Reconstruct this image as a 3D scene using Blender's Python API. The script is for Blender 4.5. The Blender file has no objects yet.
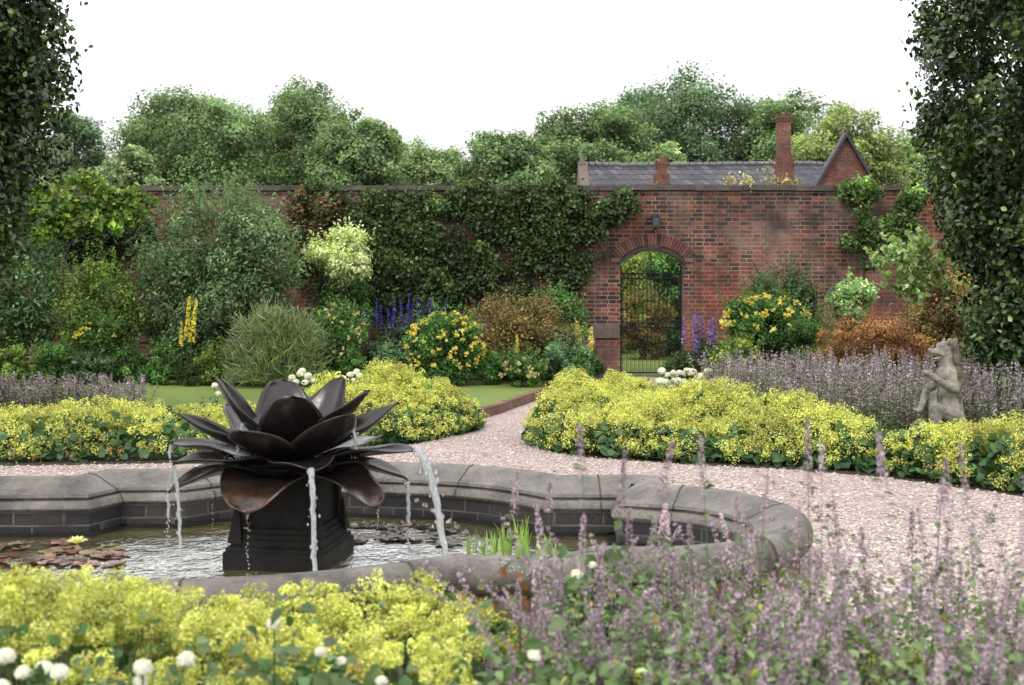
import bpy, bmesh, math, random
import numpy as np
from mathutils import Vector
from mathutils.geometry import tessellate_polygon

R = np.random.default_rng(11)
random.seed(5)
PI = math.pi
COL = bpy.context.scene.collection
F = 1200.0; HY = 283.0; EYE = 1.6      # measured from the photo: focal length and horizon in pixels, eye height

def at(px, py, d):
    """world point seen at that spot of the photo when it stands d metres away"""
    return ((px-512)/F*d, d, EYE-(py-HY)*d/F)

# ------------------------------------------------------------------ object helpers
def link(name, data, parent=None):
    o = bpy.data.objects.new(name, data); COL.objects.link(o)
    if parent: o.parent = parent
    return o
def tag(o, label=None, cat=None, group=None, kind=None):
    if label: o['label'] = label
    if cat: o['category'] = cat
    if group: o['group'] = group
    if kind: o['kind'] = kind
    return o
def empty(name, label, cat, loc=(0,0,0), group=None):
    o = link(name, None); o.location = loc
    return tag(o, label, cat, group)

class Geo:
    """collects vertices/faces/colours (numpy) and links them as ONE mesh object"""
    def __init__(s): s.v=[]; s.f=[]; s.c=[]; s.n=0; s.m=[]; s.uv=[]
    def add(s, v, f, c=(1,1,1), mat=0):
        v=np.asarray(v,dtype=np.float64).reshape(-1,3)
        c=np.asarray(c,dtype=np.float64)
        if c.ndim==1: c=np.tile(c,(len(v),1))
        s.v.append(v); s.c.append(c)
        if isinstance(f,np.ndarray): s.f.append(f+s.n); s.m.append(np.full(len(f),mat))
        else:
            for q in f: s.f.append(np.array([q])+s.n); s.m.append(np.array([mat]))
        s.n+=len(v)
    def box(s, c, h, rz=0, col=(1,1,1), mat=0, top=1.0):
        v=[]
        for z in (-1,1):
            k = top if z>0 else 1
            for x,y in ((-1,-1),(1,-1),(1,1),(-1,1)):
                X,Y=x*h[0]*k,y*h[1]*k
                v.append((c[0]+X*math.cos(rz)-Y*math.sin(rz), c[1]+X*math.sin(rz)+Y*math.cos(rz), c[2]+z*h[2]))
        s.add(v,np.array([(3,2,1,0),(4,5,6,7),(0,1,5,4),(1,2,6,5),(2,3,7,6),(3,0,4,7)]),col,mat)
    def tube(s, pts, rad, n=8, col=(1,1,1), mat=0):
        pts=[Vector(p) for p in pts]
        if not hasattr(rad,'__len__'): rad=[rad]*len(pts)
        V=[];Fc=[]
        for i,p in enumerate(pts):
            t=(pts[min(i+1,len(pts)-1)]-pts[max(i-1,0)]).normalized()
            a=t.cross(Vector((0.13,1,0.07)) if abs(t.y)<.9 else Vector((1,0,0))).normalized(); b=t.cross(a)
            for k in range(n):
                w=2*PI*k/n; V.append(p+(a*math.cos(w)+b*math.sin(w))*rad[i])
        for i in range(len(pts)-1):
            for k in range(n):
                Fc.append((i*n+k,i*n+(k+1)%n,(i+1)*n+(k+1)%n,(i+1)*n+k))
        s.add([tuple(v) for v in V],np.array(Fc),col,mat)
        s.add([tuple(v) for v in V[:n]],[tuple(range(n))[::-1]],col,mat)
        s.add([tuple(v) for v in V[-n:]],[tuple(range(n))],col,mat)
    def build(s, name, mats, parent=None, smooth=False, origin=None):
        if not isinstance(mats,(list,tuple)): mats=[mats]
        v=np.concatenate(s.v); c=np.concatenate(s.c)
        if c.shape[1]==3: c=np.hstack([c,np.ones((len(c),1))])
        if origin is not None: v=v-np.array(origin)
        me=bpy.data.meshes.new(name)
        tot=sum(f.size for f in s.f); nf=sum(len(f) for f in s.f)
        me.vertices.add(len(v)); me.vertices.foreach_set('co',v.astype(np.float32).ravel())
        me.loops.add(tot); me.loops.foreach_set('vertex_index',np.concatenate([f.ravel() for f in s.f]).astype(np.int32))
        sizes=np.concatenate([np.full(len(f),f.shape[1]) for f in s.f])
        me.polygons.add(nf); me.polygons.foreach_set('loop_start',np.concatenate([[0],np.cumsum(sizes)[:-1]]).astype(np.int32))
        me.polygons.foreach_set('material_index',np.concatenate(s.m).astype(np.int32))
        me.polygons.foreach_set('use_smooth',np.full(nf,smooth))
        for m in mats: me.materials.append(m)
        me.update(calc_edges=True)
        a=me.color_attributes.new('Col','FLOAT_COLOR','POINT'); a.data.foreach_set('color',c.astype(np.float32).ravel())
        me.validate()
        o=link(name,me,parent)
        if origin is not None and parent is None: o.location=origin
        return o

def nrm(a): return a/np.maximum(np.linalg.norm(a,axis=1,keepdims=True),1e-9)
def leaves(g, P, N, size, asp=.5, fold=.25, col=(.05,.1,.02), T=None, big=False, jit=.2):
    """one small folded leaf-shaped patch at every point P with normal N"""
    n=len(P)
    if n==0: return
    N=nrm(N)
    if T is None: T=R.normal(size=(n,3))
    T=nrm(T-(T*N).sum(1,keepdims=True)*N); B=np.cross(N,T)
    s=size*(1+jit*R.normal(size=(n,1))) if np.isscalar(size) else np.asarray(size).reshape(-1,1)
    s=np.maximum(s,.2*np.mean(s)); w=s*asp/2
    col=np.asarray(col,float)
    if col.ndim==1: col=np.tile(col,(n,1))
    if not big:
        v=np.stack([P-T*s*.5, P+B*w+N*fold*w, P+T*s*.5-N*s*.1, P-B*w+N*fold*w],1)
        i=np.arange(n)[:,None]*4
        f=np.concatenate([i+np.array([[0,2,1]]),i+np.array([[0,3,2]])])
        g.add(v.reshape(-1,3),f,np.repeat(col,4,0))
    else:
        def pt(t,b,z): return P+T*s*(t-.5)+B*w*b+N*s*z
        v=np.stack([pt(0,0,0),pt(.3,0,.03),pt(.68,0,.02),pt(1,0,-.1),pt(.3,.95,.03+fold*.3),pt(.68,.75,fold*.25),pt(.3,-.95,.03+fold*.3),pt(.68,-.75,fold*.25)],1)
        i=np.arange(n)[:,None]*8
        g.add(v.reshape(-1,3),np.concatenate([i+np.array([[0,1,4]]),i+np.array([[2,3,5]]),i+np.array([[0,6,1]]),i+np.array([[2,7,3]])]),np.repeat(col,8,0))
        k=g.n-8*n
        q=np.concatenate([i+np.array([[1,2,5,4]]),i+np.array([[1,6,7,2]])])+k
        g.f.append(q); g.m.append(np.zeros(len(q),int))
def pal(n, cols, v=.25, w=None):
    """n colours picked from a palette and jittered"""
    cols=np.array(cols,float); k=R.choice(len(cols),n,p=w)
    k2=R.choice(len(cols),n,p=w); t=R.random((n,1))*.5
    c=cols[k]*(1-t)+cols[k2]*t
    return np.clip(c*np.exp(v*R.normal(size=(n,1))),.001,1)
def shell(n, c, r, inner=.45):
    """n points through the outer part of an ellipsoid and their outward normals"""
    d=nrm(R.normal(size=(n,3))); t=np.abs(inner+(1-inner)*R.random((n,1))**.6+.16*R.normal(size=(n,1)))
    return np.asarray(c)+d*t*np.asarray(r), d/np.asarray(r)*np.mean(r)
def nz(P,f,s=0.0):
    """cheap smooth noise, about -1..1"""
    x,y,z=(P*f).T; z=z+s
    a=np.sin(x*1.7+2.1*np.sin(y*1.3+s)+1.3*np.sin(z*1.9))+np.sin(y*2.3+1.7*np.sin(z*1.1+x*.7)+s)+np.sin(z*2.9+1.9*np.sin(x*1.5+y*.9)+2*s)
    b=np.sin(x*4.1+z*3.3+1.5*np.sin(y*3.7))+np.sin(z*5.3-x*2.7+1.2*np.sin(y*4.9+x))
    return a/3*.75+b/2*.35
def crown(g, lobes, n, size, cols, asp=.5, up=.5, v=.22, lv=.2, big=False, inner=.45, w=None, topcol=0.0, gate=None, gf=1.0):
    """foliage: leaves spread through many overlapping lobes (centre, radii)"""
    vol=np.array([ (l[1][0]*l[1][1]*l[1][2])**(2/3) for l in lobes]); vol/=vol.sum()
    for l,p in zip(lobes,vol):
        k=max(3,int(n*p)); P,N=shell(k,l[0],l[1],inner)
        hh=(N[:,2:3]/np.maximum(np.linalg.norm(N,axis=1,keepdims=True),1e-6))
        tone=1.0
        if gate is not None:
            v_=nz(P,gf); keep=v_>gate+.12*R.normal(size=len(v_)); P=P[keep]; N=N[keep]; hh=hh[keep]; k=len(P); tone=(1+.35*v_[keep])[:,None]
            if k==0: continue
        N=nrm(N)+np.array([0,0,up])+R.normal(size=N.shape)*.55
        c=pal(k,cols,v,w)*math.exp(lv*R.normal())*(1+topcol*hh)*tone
        leaves(g,P,N,size,asp,col=np.clip(c,.001,1),big=big)
def lobes_in(c, r, n, rr, flat=1.0, bottom=-1, noise=.12):
    """n lobes filling an ellipsoid envelope, mostly near its surface"""
    out=[]
    for i in range(n):
        for _ in range(30):
            d=nrm(R.normal(size=(1,3)))[0]
            if d[2]>bottom: break
        t=(.35+.55*R.random()**.5); q=rr*(.7+.6*R.random())
        out.append((np.array(c)+d*t*np.array(r)*(1+noise*R.normal()), (q,q,q*flat)))
    return out

# ------------------------------------------------------------------ materials
def mat(name):
    m=bpy.data.materials.new(name); m.use_nodes=True; nt=m.node_tree
    b=nt.nodes['Principled BSDF']; return m,nt,b
def nd(nt,t,**k):
    n=nt.nodes.new(t)
    for a,v in k.items():
        if a in n.inputs: n.inputs[a].default_value=v
        else: setattr(n,a,v)
    return n
def ramp(nt, stops, src):
    r=nt.nodes.new('ShaderNodeValToRGB'); e=r.color_ramp.elements
    while len(e)<len(stops): e.new(.5)
    for i,(p,c) in enumerate(stops): e[i].position=p; e[i].color=(*c,1) if len(c)==3 else c
    nt.links.new(src,r.inputs[0]); return r.outputs[0]
def mixc(nt, a, b, f, mode='MIX'):
    m=nt.nodes.new('ShaderNodeMix'); m.data_type='RGBA'; m.blend_type=mode
    for s,x in ((m.inputs[6],a),(m.inputs[7],b),(m.inputs[0],f)):
        if hasattr(x,'is_output'): nt.links.new(x,s)
        elif isinstance(x,(tuple,list)): s.default_value=(*x,1)
        else: s.default_value=x
    return m.outputs[2]
def noise(nt, vec, scale, detail=5, rough=.6):
    n=nd(nt,'ShaderNodeTexNoise',Scale=scale,Detail=detail,Roughness=rough)
    if vec is not None: nt.links.new(vec,n.inputs['Vector'])
    return n.outputs[0]
def objco(nt): return nt.nodes.new('ShaderNodeTexCoord').outputs['Object']
def bump(nt, b, h, strength=.5, dist=.01):
    n=nd(nt,'ShaderNodeBump',Strength=strength,Distance=dist); nt.links.new(h,n.inputs['Height'])
    nt.links.new(n.outputs[0],b.inputs['Normal']); return n

def leaf_mat(name, rough=.5, trans=.3, spec=.35):
    m,nt,b=mat(name)
    a=nt.nodes.new('ShaderNodeAttribute'); a.attribute_name='Col'
    nt.links.new(a.outputs['Color'],b.inputs['Base Color'])
    b.inputs['Roughness'].default_value=rough; b.inputs['Specular IOR Level'].default_value=spec
    t=nt.nodes.new('ShaderNodeBsdfTranslucent')
    nt.links.new(mixc(nt,a.outputs['Color'],(1.0,1.15,.45),1.0,'MULTIPLY'),t.inputs[0])
    mx=nt.nodes.new('ShaderNodeMixShader'); mx.inputs[0].default_value=trans
    nt.links.new(b.outputs[0],mx.inputs[1]); nt.links.new(t.outputs[0],mx.inputs[2])
    nt.links.new(mx.outputs[0],nt.nodes['Material Output'].inputs[0]); return m
LEAF=leaf_mat('leaf'); GLOSSY=leaf_mat('glossy_leaf',.33,.22,.55); PETAL=leaf_mat('flower_petal',.7,.35,.15)

def bark_mat():
    m,nt,b=mat('bark'); n=noise(nt,objco(nt),9,8,.7)
    nt.links.new(ramp(nt,[(.3,(.03,.024,.018)),(.7,(.11,.09,.07))],n),b.inputs['Base Color'])
    b.inputs['Roughness'].default_value=.95; bump(nt,b,n,.8,.03); return m
BARK=bark_mat()

def brick_mat(name, w, h, c1, c2, mortar, ms=.009, scalecoord='xz', patches=None, rough=.9, dirt=True, uv=False, sq=1.0):
    m,nt,b=mat(name)
    if uv: vec=nt.nodes.new('ShaderNodeUVMap').outputs[0]; raw=objco(nt)
    else:
        raw=objco(nt); sp=nt.nodes.new('ShaderNodeSeparateXYZ'); nt.links.new(raw,sp.inputs[0])
        ad=nd(nt,'ShaderNodeMath',operation='ADD'); nt.links.new(sp.outputs[0],ad.inputs[0]); nt.links.new(sp.outputs[1],ad.inputs[1])
        cb=nt.nodes.new('ShaderNodeCombineXYZ'); nt.links.new(ad.outputs[0],cb.inputs[0]); nt.links.new(sp.outputs[2],cb.inputs[1]); vec=cb.outputs[0]
    # wobble the courses a little
    wn=nd(nt,'ShaderNodeTexNoise',Scale=2.3,Detail=3.0); nt.links.new(vec,wn.inputs['Vector'])
    vm=nd(nt,'ShaderNodeVectorMath',operation='MULTIPLY_ADD'); nt.links.new(wn.outputs['Color'],vm.inputs[0])
    vm.inputs[1].default_value=(.03,.022,0); nt.links.new(vec,vm.inputs[2]); vec=vm.outputs[0]
    def bt(a,bb,mo):
        t=nt.nodes.new('ShaderNodeTexBrick'); t.offset=.5; t.squash=sq; t.squash_frequency=2; t.offset_frequency=2
        for k,v in (('Scale',1.0),('Mortar Size',ms),('Mortar Smooth',.3),('Bias',-.1),('Brick Width',w),('Row Height',h)): t.inputs[k].default_value=v
        t.inputs['Color1'].default_value=(*a,1); t.inputs['Color2'].default_value=(*bb,1); t.inputs['Mortar'].default_value=(*mo,1)
        nt.links.new(vec,t.inputs['Vector']); return t
    t=bt((0,0,0),(1,1,1),(.5,.5,.5))
    col=ramp(nt,[(0,c1[0]),(.3,c1[1]),(.55,c2[0]),(.8,c2[1]),(1,c2[2])],t.outputs['Color'])
    n2=noise(nt,raw,38,6,.7); col=mixc(nt,col,ramp(nt,[(.3,(.45,.45,.45)),(.75,(1.4,1.35,1.3))],n2),.75,'MULTIPLY')
    if patches:
        for pc,sc,lo,hi,amt in patches:
            pn=noise(nt,raw,sc,4,.62); f=ramp(nt,[(lo,(0,0,0)),(hi,(amt,amt,amt))],pn)
            col=mixc(nt,col,pc,f)
    mo=mixc(nt,mortar,(mortar[0]*.35,mortar[1]*.35,mortar[2]*.35),ramp(nt,[(.38,(0,0,0)),(.62,(1,1,1))],noise(nt,raw,1.3,5,.7)))
    col=mixc(nt,col,mo,t.outputs['Fac'])
    if dirt:
        d=noise(nt,raw,1.7,8,.72); col=mixc(nt,col,ramp(nt,[(.3,(.42,.4,.4)),(.6,(1.12,1.1,1.1))],d),.9,'MULTIPLY')
    nt.links.new(col,b.inputs['Base Color']); b.inputs['Roughness'].default_value=rough
    iv=nd(nt,'ShaderNodeMath',operation='MULTIPLY_ADD'); nt.links.new(t.outputs['Fac'],iv.inputs[0]); iv.inputs[1].default_value=-1; nt.links.new(n2,iv.inputs[2])
    bump(nt,b,iv.outputs[0],.7,.012); return m
WALLB=brick_mat('old_red_brick',.205,.070,[(.035,.022,.02),(.085,.036,.029)],[(.20,.056,.036),(.28,.085,.052),(.35,.18,.13)],(.36,.30,.25),ms=.009,sq=.6,
    patches=[((.32,.19,.15),.75,.47,.62,.72),((.35,.065,.03),.5,.5,.62,.7),((.045,.036,.034),1.3,.5,.66,.7)])
HOUSEB=brick_mat('house_brick',.23,.077,[(.12,.05,.04),(.16,.055,.04)],[(.2,.06,.045),(.24,.08,.055),(.26,.11,.08)],(.25,.2,.17))
EDGEB=brick_mat('edging_brick',.23,.3,[(.12,.05,.04),(.16,.07,.05)],[(.2,.09,.06),(.22,.1,.07),(.26,.14,.1)],(.1,.08,.06),ms=.02)
PONDB=brick_mat('dark_pond_brick',.24,.085,[(.012,.011,.014),(.02,.018,.022)],[(.03,.027,.03),(.045,.036,.036),(.06,.045,.042)],(.13,.12,.105),ms=.008,uv=True,rough=.55)

def stone_mat(name, dark, light, moss=None, scale=3.0, rough=.85, bs=.5, bd=.01, streak=False):
    m,nt,b=mat(name); co=objco(nt)
    n=noise(nt,co,scale,9,.7); col=ramp(nt,[(.3,dark),(.52,tuple((a+c)/2 for a,c in zip(dark,light))),(.72,light)],n)
    n2=noise(nt,co,scale*14,5,.7); col=mixc(nt,col,ramp(nt,[(.3,(.6,.6,.6)),(.7,(1.3,1.3,1.3))],n2),.7,'MULTIPLY')
    if moss:
        n3=noise(nt,co,scale*.9,6,.75); col=mixc(nt,col,moss,ramp(nt,[(.56,(0,0,0)),(.68,(.8,.8,.8))],n3))
    nt.links.new(col,b.inputs['Base Color']); b.inputs['Roughness'].default_value=rough
    ad=nd(nt,'ShaderNodeMath',operation='MULTIPLY_ADD'); nt.links.new(n2,ad.inputs[0]); ad.inputs[1].default_value=.3; nt.links.new(n,ad.inputs[2])
    bump(nt,b,ad.outputs[0],bs,bd); return m
COPE=stone_mat('weathered_coping_stone',(.035,.031,.028),(.24,.212,.186),(.025,.023,.019),3.6,.5,.9,.025)
BLOCK=stone_mat('worn_sandstone',(.09,.065,.055),(.19,.14,.12),None,4)
REDST=stone_mat('red_sandstone',(.07,.04,.032),(.22,.13,.11),(.05,.04,.035),5)
STATUE=stone_mat('statue_stone',(.07,.066,.052),(.42,.385,.33),(.09,.09,.055),6,.9,.8,.015)
WALLCOPE=stone_mat('wall_coping_stone',(.035,.03,.026),(.15,.13,.115),(.04,.045,.025),2.5)
def _mk(m):
    m.node_tree.nodes['Principled BSDF'].inputs['Specular IOR Level'].default_value=.25; return m
PLINTH=_mk(stone_mat('wet_shaded_stone',(.004,.004,.004),(.02,.018,.016),(.012,.014,.006),5,.75,.6,.02))  # wet stone, its colour darkened further for the shade under the petals
SLATE=brick_mat('roof_slate',.3,.22,[(.04,.042,.06),(.055,.055,.075)],[(.075,.07,.09),(.10,.095,.115),(.15,.14,.15)],(.012,.012,.016),ms=.022,rough=.6)

def soil_mat():
    m,nt,b=mat('soil'); n=noise(nt,objco(nt),14,8,.7)
    nt.links.new(ramp(nt,[(.3,(.02,.014,.01)),(.7,(.07,.05,.035))],n),b.inputs['Base Color']); b.inputs['Roughness'].default_value=1; bump(nt,b,n,1,.04); return m
SOIL=soil_mat()
def gravel_mat():
    m,nt,b=mat('pink_gravel'); co=objco(nt)
    v=nd(nt,'ShaderNodeTexVoronoi',Scale=55.0); nt.links.new(co,v.inputs['Vector'])
    col=ramp(nt,[(0,(.16,.115,.105)),(.3,(.33,.25,.235)),(.6,(.47,.37,.35)),(1,(.64,.56,.53))],v.outputs['Color'])
    col=mixc(nt,col,ramp(nt,[(.3,(.78,.76,.75)),(.7,(1.12,1.1,1.1))],noise(nt,co,1.6,6,.7)),.9,'MULTIPLY')
    nt.links.new(col,b.inputs['Base Color']); b.inputs['Roughness'].default_value=.95
    bump(nt,b,v.outputs['Distance'],1,.012); return m
GRAVEL=gravel_mat()
def lawn_mat():
    m,nt,b=mat('lawn_grass'); co=objco(nt)
    n=noise(nt,co,.8,6,.7); col=ramp(nt,[(.3,(.13,.2,.035)),(.7,(.22,.29,.06))],n)
    n2=noise(nt,co,60,4,.8); col=mixc(nt,col,ramp(nt,[(.3,(.7,.72,.7)),(.7,(1.25,1.2,1.2))],n2),.8,'MULTIPLY')
    nt.links.new(col,b.inputs['Base Color']); b.inputs['Roughness'].default_value=.9; bump(nt,b,n2,1,.02); return m
LAWN=lawn_mat()
def ground_mat():
    m,nt,b=mat('rough_ground'); n=noise(nt,objco(nt),.3,8,.7)
    nt.links.new(ramp(nt,[(.3,(.04,.06,.018)),(.7,(.09,.11,.04))],n),b.inputs['Base Color']); b.inputs['Roughness'].default_value=1; return m
GROUND=ground_mat()
def water_mat():
    m,nt,b=mat('pond_water'); co=objco(nt)
    col=ramp(nt,[(.3,(.07,.062,.012)),(.7,(.19,.165,.035))],noise(nt,co,1.1,5,.6))
    nt.links.new(col,b.inputs['Base Color']); b.inputs['Roughness'].default_value=.04; b.inputs['IOR'].default_value=1.4
    b.inputs['Specular IOR Level'].default_value=.8
    mp=nd(nt,'ShaderNodeMapping'); nt.links.new(co,mp.inputs[0]); mp.inputs['Scale'].default_value=(1,1,1)
    n1=noise(nt,mp.outputs[0],6,3,.5); n2=noise(nt,mp.outputs[0],26,3,.55)
    # ripples are strongest round the fountain and die out towards the walls
    sub=nd(nt,'ShaderNodeVectorMath',operation='DISTANCE'); nt.links.new(co,sub.inputs[0]); sub.inputs[1].default_value=(-1.3,7.1,-.05)
    mr=nd(nt,'ShaderNodeMapRange'); nt.links.new(sub.outputs['Value'],mr.inputs['Value']); mr.inputs[1].default_value=.5; mr.inputs[2].default_value=2.2; mr.inputs[3].default_value=1; mr.inputs[4].default_value=.22
    ad=nd(nt,'ShaderNodeMath',operation='MULTIPLY_ADD'); nt.links.new(n2,ad.inputs[0]); ad.inputs[1].default_value=.5; nt.links.new(n1,ad.inputs[2])
    bp=bump(nt,b,ad.outputs[0],.35,.05); nt.links.new(mr.outputs[0],bp.inputs['Strength']); bp.inputs['Distance'].default_value=.03
    gl=nt.nodes.new('ShaderNodeBsdfGlossy'); gl.inputs['Roughness'].default_value=.03; gl.inputs[0].default_value=(.97,.98,1,1); nt.links.new(bp.outputs[0],gl.inputs['Normal'])
    lw=nd(nt,'ShaderNodeLayerWeight',Blend=.5); nt.links.new(bp.outputs[0],lw.inputs['Normal'])
    f=ramp(nt,[(.3,(.05,.05,.05)),(.55,(.28,.28,.28)),(.8,(.78,.78,.78))],lw.outputs['Facing'])
    mx=nt.nodes.new('ShaderNodeMixShader'); nt.links.new(f,mx.inputs[0]); nt.links.new(b.outputs[0],mx.inputs[1]); nt.links.new(gl.outputs[0],mx.inputs[2])
    nt.links.new(mx.outputs[0],nt.nodes['Material Output'].inputs[0])
    return m
WATER=water_mat()
def bronze_mat():
    m,nt,b=mat('dark_bronze'); co=objco(nt)
    n=noise(nt,co,5,7,.7)
    col=ramp(nt,[(.3,(.007,.005,.005)),(.6,(.020,.014,.013)),(.8,(.045,.032,.028))],n)
    # rust along the drooping lower leaves
    sp=nt.nodes.new('ShaderNodeSeparateXYZ'); nt.links.new(co,sp.inputs[0])
    a=nt.nodes.new('ShaderNodeAttribute'); a.attribute_name='Col'
    sc=nt.nodes.new('ShaderNodeSeparateColor'); nt.links.new(a.outputs['Color'],sc.inputs[0])
    f=nd(nt,'ShaderNodeMath',operation='MULTIPLY'); nt.links.new(sc.outputs[0],f.inputs[0]); nt.links.new(ramp(nt,[(.4,(0,0,0)),(.62,(1,1,1))],noise(nt,co,14,5,.7)),f.inputs[1])
    col=mixc(nt,col,(.15,.065,.028),f.outputs[0])
    nt.links.new(col,b.inputs['Base Color']); b.inputs['Metallic'].default_value=.2; b.inputs['Specular IOR Level'].default_value=.6
    nt.links.new(ramp(nt,[(.3,(.13,.13,.13)),(.7,(.38,.38,.38))],noise(nt,co,9,5,.7)),b.inputs['Roughness'])
    bump(nt,b,noise(nt,co,22,6,.7),.25,.006)
    return m
BRONZE=bronze_mat()
def simple(name,c,rough=.6,metal=0,sc=20,var=.35):
    m,nt,b=mat(name); n=noise(nt,objco(nt),sc,5,.65)
    nt.links.new(ramp(nt,[(.3,tuple(x*(1-var) for x in c)),(.7,tuple(min(1,x*(1+var)) for x in c))],n),b.inputs['Base Color'])
    b.inputs['Roughness'].default_value=rough; b.inputs['Metallic'].default_value=metal; return m
IRON=simple('black_iron',(.02,.02,.022),.5,.6)
BOARD=simple('dark_bargeboard',(.035,.035,.045),.7)
def jet_mat():
    m,nt,b=mat('falling_water'); b.inputs['Base Color'].default_value=(.93,.95,.97,1); b.inputs['Roughness'].default_value=.08
    b.inputs['Transmission Weight'].default_value=.74; b.inputs['IOR'].default_value=1.33
    bump(nt,b,noise(nt,objco(nt),60,4,.7),.6,.008); return m
JET=jet_mat()

# ------------------------------------------------------------------ camera, sky, sun
cam=bpy.data.cameras.new('camera'); co=link('camera',cam); bpy.context.scene.camera=co
co.location=(0,0,EYE); co.rotation_euler=(PI/2,0,0)
cam.sensor_width=23.6; cam.lens=23.6*F/1024; cam.shift_y=-(342.5-HY)/1024
cam.clip_start=.1; cam.clip_end=2000
cam.dof.use_dof=True; cam.dof.focus_distance=12; cam.dof.aperture_fstop=2.1
sc=bpy.context.scene
sc.view_settings.view_transform='Standard'; sc.view_settings.look='None'; sc.view_settings.exposure=0
SUN_EL=math.radians(52); SUN_AZ=math.radians(-35)      # high, to the left, behind the camera's left shoulder
w=bpy.data.worlds.new('World'); sc.world=w; w.use_nodes=True; nt=w.node_tree
bg=nt.nodes['Background']
sky=nt.nodes.new('ShaderNodeTexSky'); sky.sky_type='NISHITA'; sky.sun_disc=False; sky.sun_elevation=SUN_EL; sky.sun_rotation=PI+SUN_AZ; sky.air_density=1.5; sky.dust_density=4
tc=nt.nodes.new('ShaderNodeTexCoord'); sp=nt.nodes.new('ShaderNodeSeparateXYZ'); nt.links.new(tc.outputs['Generated'],sp.inputs[0])
cl=ramp(nt,[(0,(9.5,9.7,9.95)),(.1,(11,11.1,11.3)),(.16,(14.5,14.5,14.7)),(.25,(21,21,21)),(.6,(23,23,23)),(1,(22,22,22))],sp.outputs[2])
cn=noise(nt,tc.outputs['Generated'],2.6,6,.62)
cl=mixc(nt,cl,ramp(nt,[(.3,(.90,.91,.93)),(.7,(1.05,1.05,1.05))],cn),1.0,'MULTIPLY')
nt.links.new(mixc(nt,sky.outputs[0],cl,.93),bg.inputs[0]); bg.inputs[1].default_value=.1
sun=bpy.data.lights.new('sun','SUN'); sun.energy=1.5; sun.angle=math.radians(12); sun.color=(1,.96,.88)
so=link('sun',sun); so.rotation_euler=Vector((math.sin(SUN_AZ)*math.cos(SUN_EL),-math.cos(SUN_AZ)*math.cos(SUN_EL),math.sin(SUN_EL))).to_track_quat('Z','Y').to_euler()

# ------------------------------------------------------------------ pond outline
rim=[(-3.30,5.98),(-2.95,5.68),(-2.62,5.46),(-2.28,5.33),(-1.82,5.26),(-1.38,5.27),(-.96,5.37),(-.60,5.53),(-.28,5.74),
     (.34,5.65),(.45,5.93),(.72,5.91),(1.02,5.98),(1.32,6.16),(1.53,6.5),(1.61,6.88),(1.55,7.2),(1.40,7.47),(1.18,7.66),(.93,7.76),
     (.95,8.12),(.32,8.12),(.08,8.36),(-.25,8.56),(-.7,8.70),(-1.2,8.76),(-1.7,8.72),(-2.1,8.58),(-2.32,8.40),(-2.82,8.38),(-2.94,8.10),(-3.6,8.06),
     (-4.0,7.95),(-4.35,7.62),(-4.5,7.15),(-4.42,6.7),(-4.15,6.35),(-3.8,6.18),(-3.42,6.16)]
rimv=[Vector((x,y)) for x,y in rim]
def offset(poly,d):
    out=[];n=len(poly)
    for i in range(n):
        a,b,c=poly[i-1],poly[i],poly[(i+1)%n]
        e1=(b-a).normalized(); e2=(c-b).normalized()
        n1=Vector((-e1.y,e1.x)); n2=Vector((-e2.y,e2.x)); m=(n1+n2).normalized()
        out.append(b+m*(d/max(.45,m.dot(n1))))
    return out   # positive d = towards the inside (outline runs counter-clockwise)
def smooth_poly(poly,sub=4):
    """catmull-rom through the gentle vertices, sharp corners kept"""
    n=len(poly);out=[]
    def sharp(i):
        a,b,c=poly[(i-1)%n],poly[i%n],poly[(i+1)%n]
        return (b-a).angle(c-b)>math.radians(32)
    for i in range(n):
        p1,p2=poly[i],poly[(i+1)%n]
        p0=poly[i-1] if not sharp(i) else p1*2-p2
        p3=poly[(i+2)%n] if not sharp(i+1) else p2*2-p1
        for k in range(sub):
            t=k/sub
            out.append(.5*((2*p1)+(p2-p0)*t+(2*p0-5*p1+4*p2-p3)*t*t+(3*p1-p0-3*p2+p3)*t**3))
    return out
rimS=smooth_poly(rimv,4)
def sweep(name, profile, material, parent, closed=True, uv=False, smooth=True, jitter=0):
    """profile: (offset inwards, height) pairs swept round the pond outline"""
    n=len(rimS); rings=[offset(rimS,o) for o,z in profile]
    V=[];Fc=[];k=len(profile)
    for j,(o,z) in enumerate(profile):
        for i in range(n): V.append((rings[j][i].x,rings[j][i].y,z))
    pairs=[(j,(j+1)%k) for j in range(k if closed else k-1)]
    for a,b in pairs:
        for i in range(n): Fc.append((a*n+i,a*n+(i+1)%n,b*n+(i+1)%n,b*n+i))
    me=bpy.data.meshes.new(name); me.from_pydata(V,[],Fc); me.materials.append(material)
    if uv:
        L=[0]
        for i in range(n): L.append(L[-1]+(rimS[(i+1)%n]-rimS[i]).length)
        ul=me.uv_layers.new(name='UVMap'); li=0
        cum=[0]
        for j in range(1,k+1): cum.append(cum[-1]+math.hypot(profile[j%k][0]-profile[j-1][0],profile[j%k][1]-profile[j-1][1]))
        for fi,p in enumerate(me.polygons):
            a=fi//n; i=fi%n
            for q,(uu,vv) in zip(p.loop_indices,((L[i],cum[a]),(L[i+1],cum[a]),(L[i+1],cum[a+1]),(L[i],cum[a+1]))): ul.data[q].uv=(uu,vv)
    me.polygons.foreach_set('use_smooth',[smooth]*len(me.polygons))
    o=link(name,me,parent)
    bpy.context.view_layer.objects.active=o
    bm=bmesh.new(); bm.from_mesh(me); bmesh.ops.recalc_face_normals(bm,faces=bm.faces); 
    for e in bm.edges:
        if len(e.link_faces)==2 and e.calc_face_angle(0)>math.radians(28): e.smooth=False
    bm.to_mesh(me); bm.free()
    return o
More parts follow.
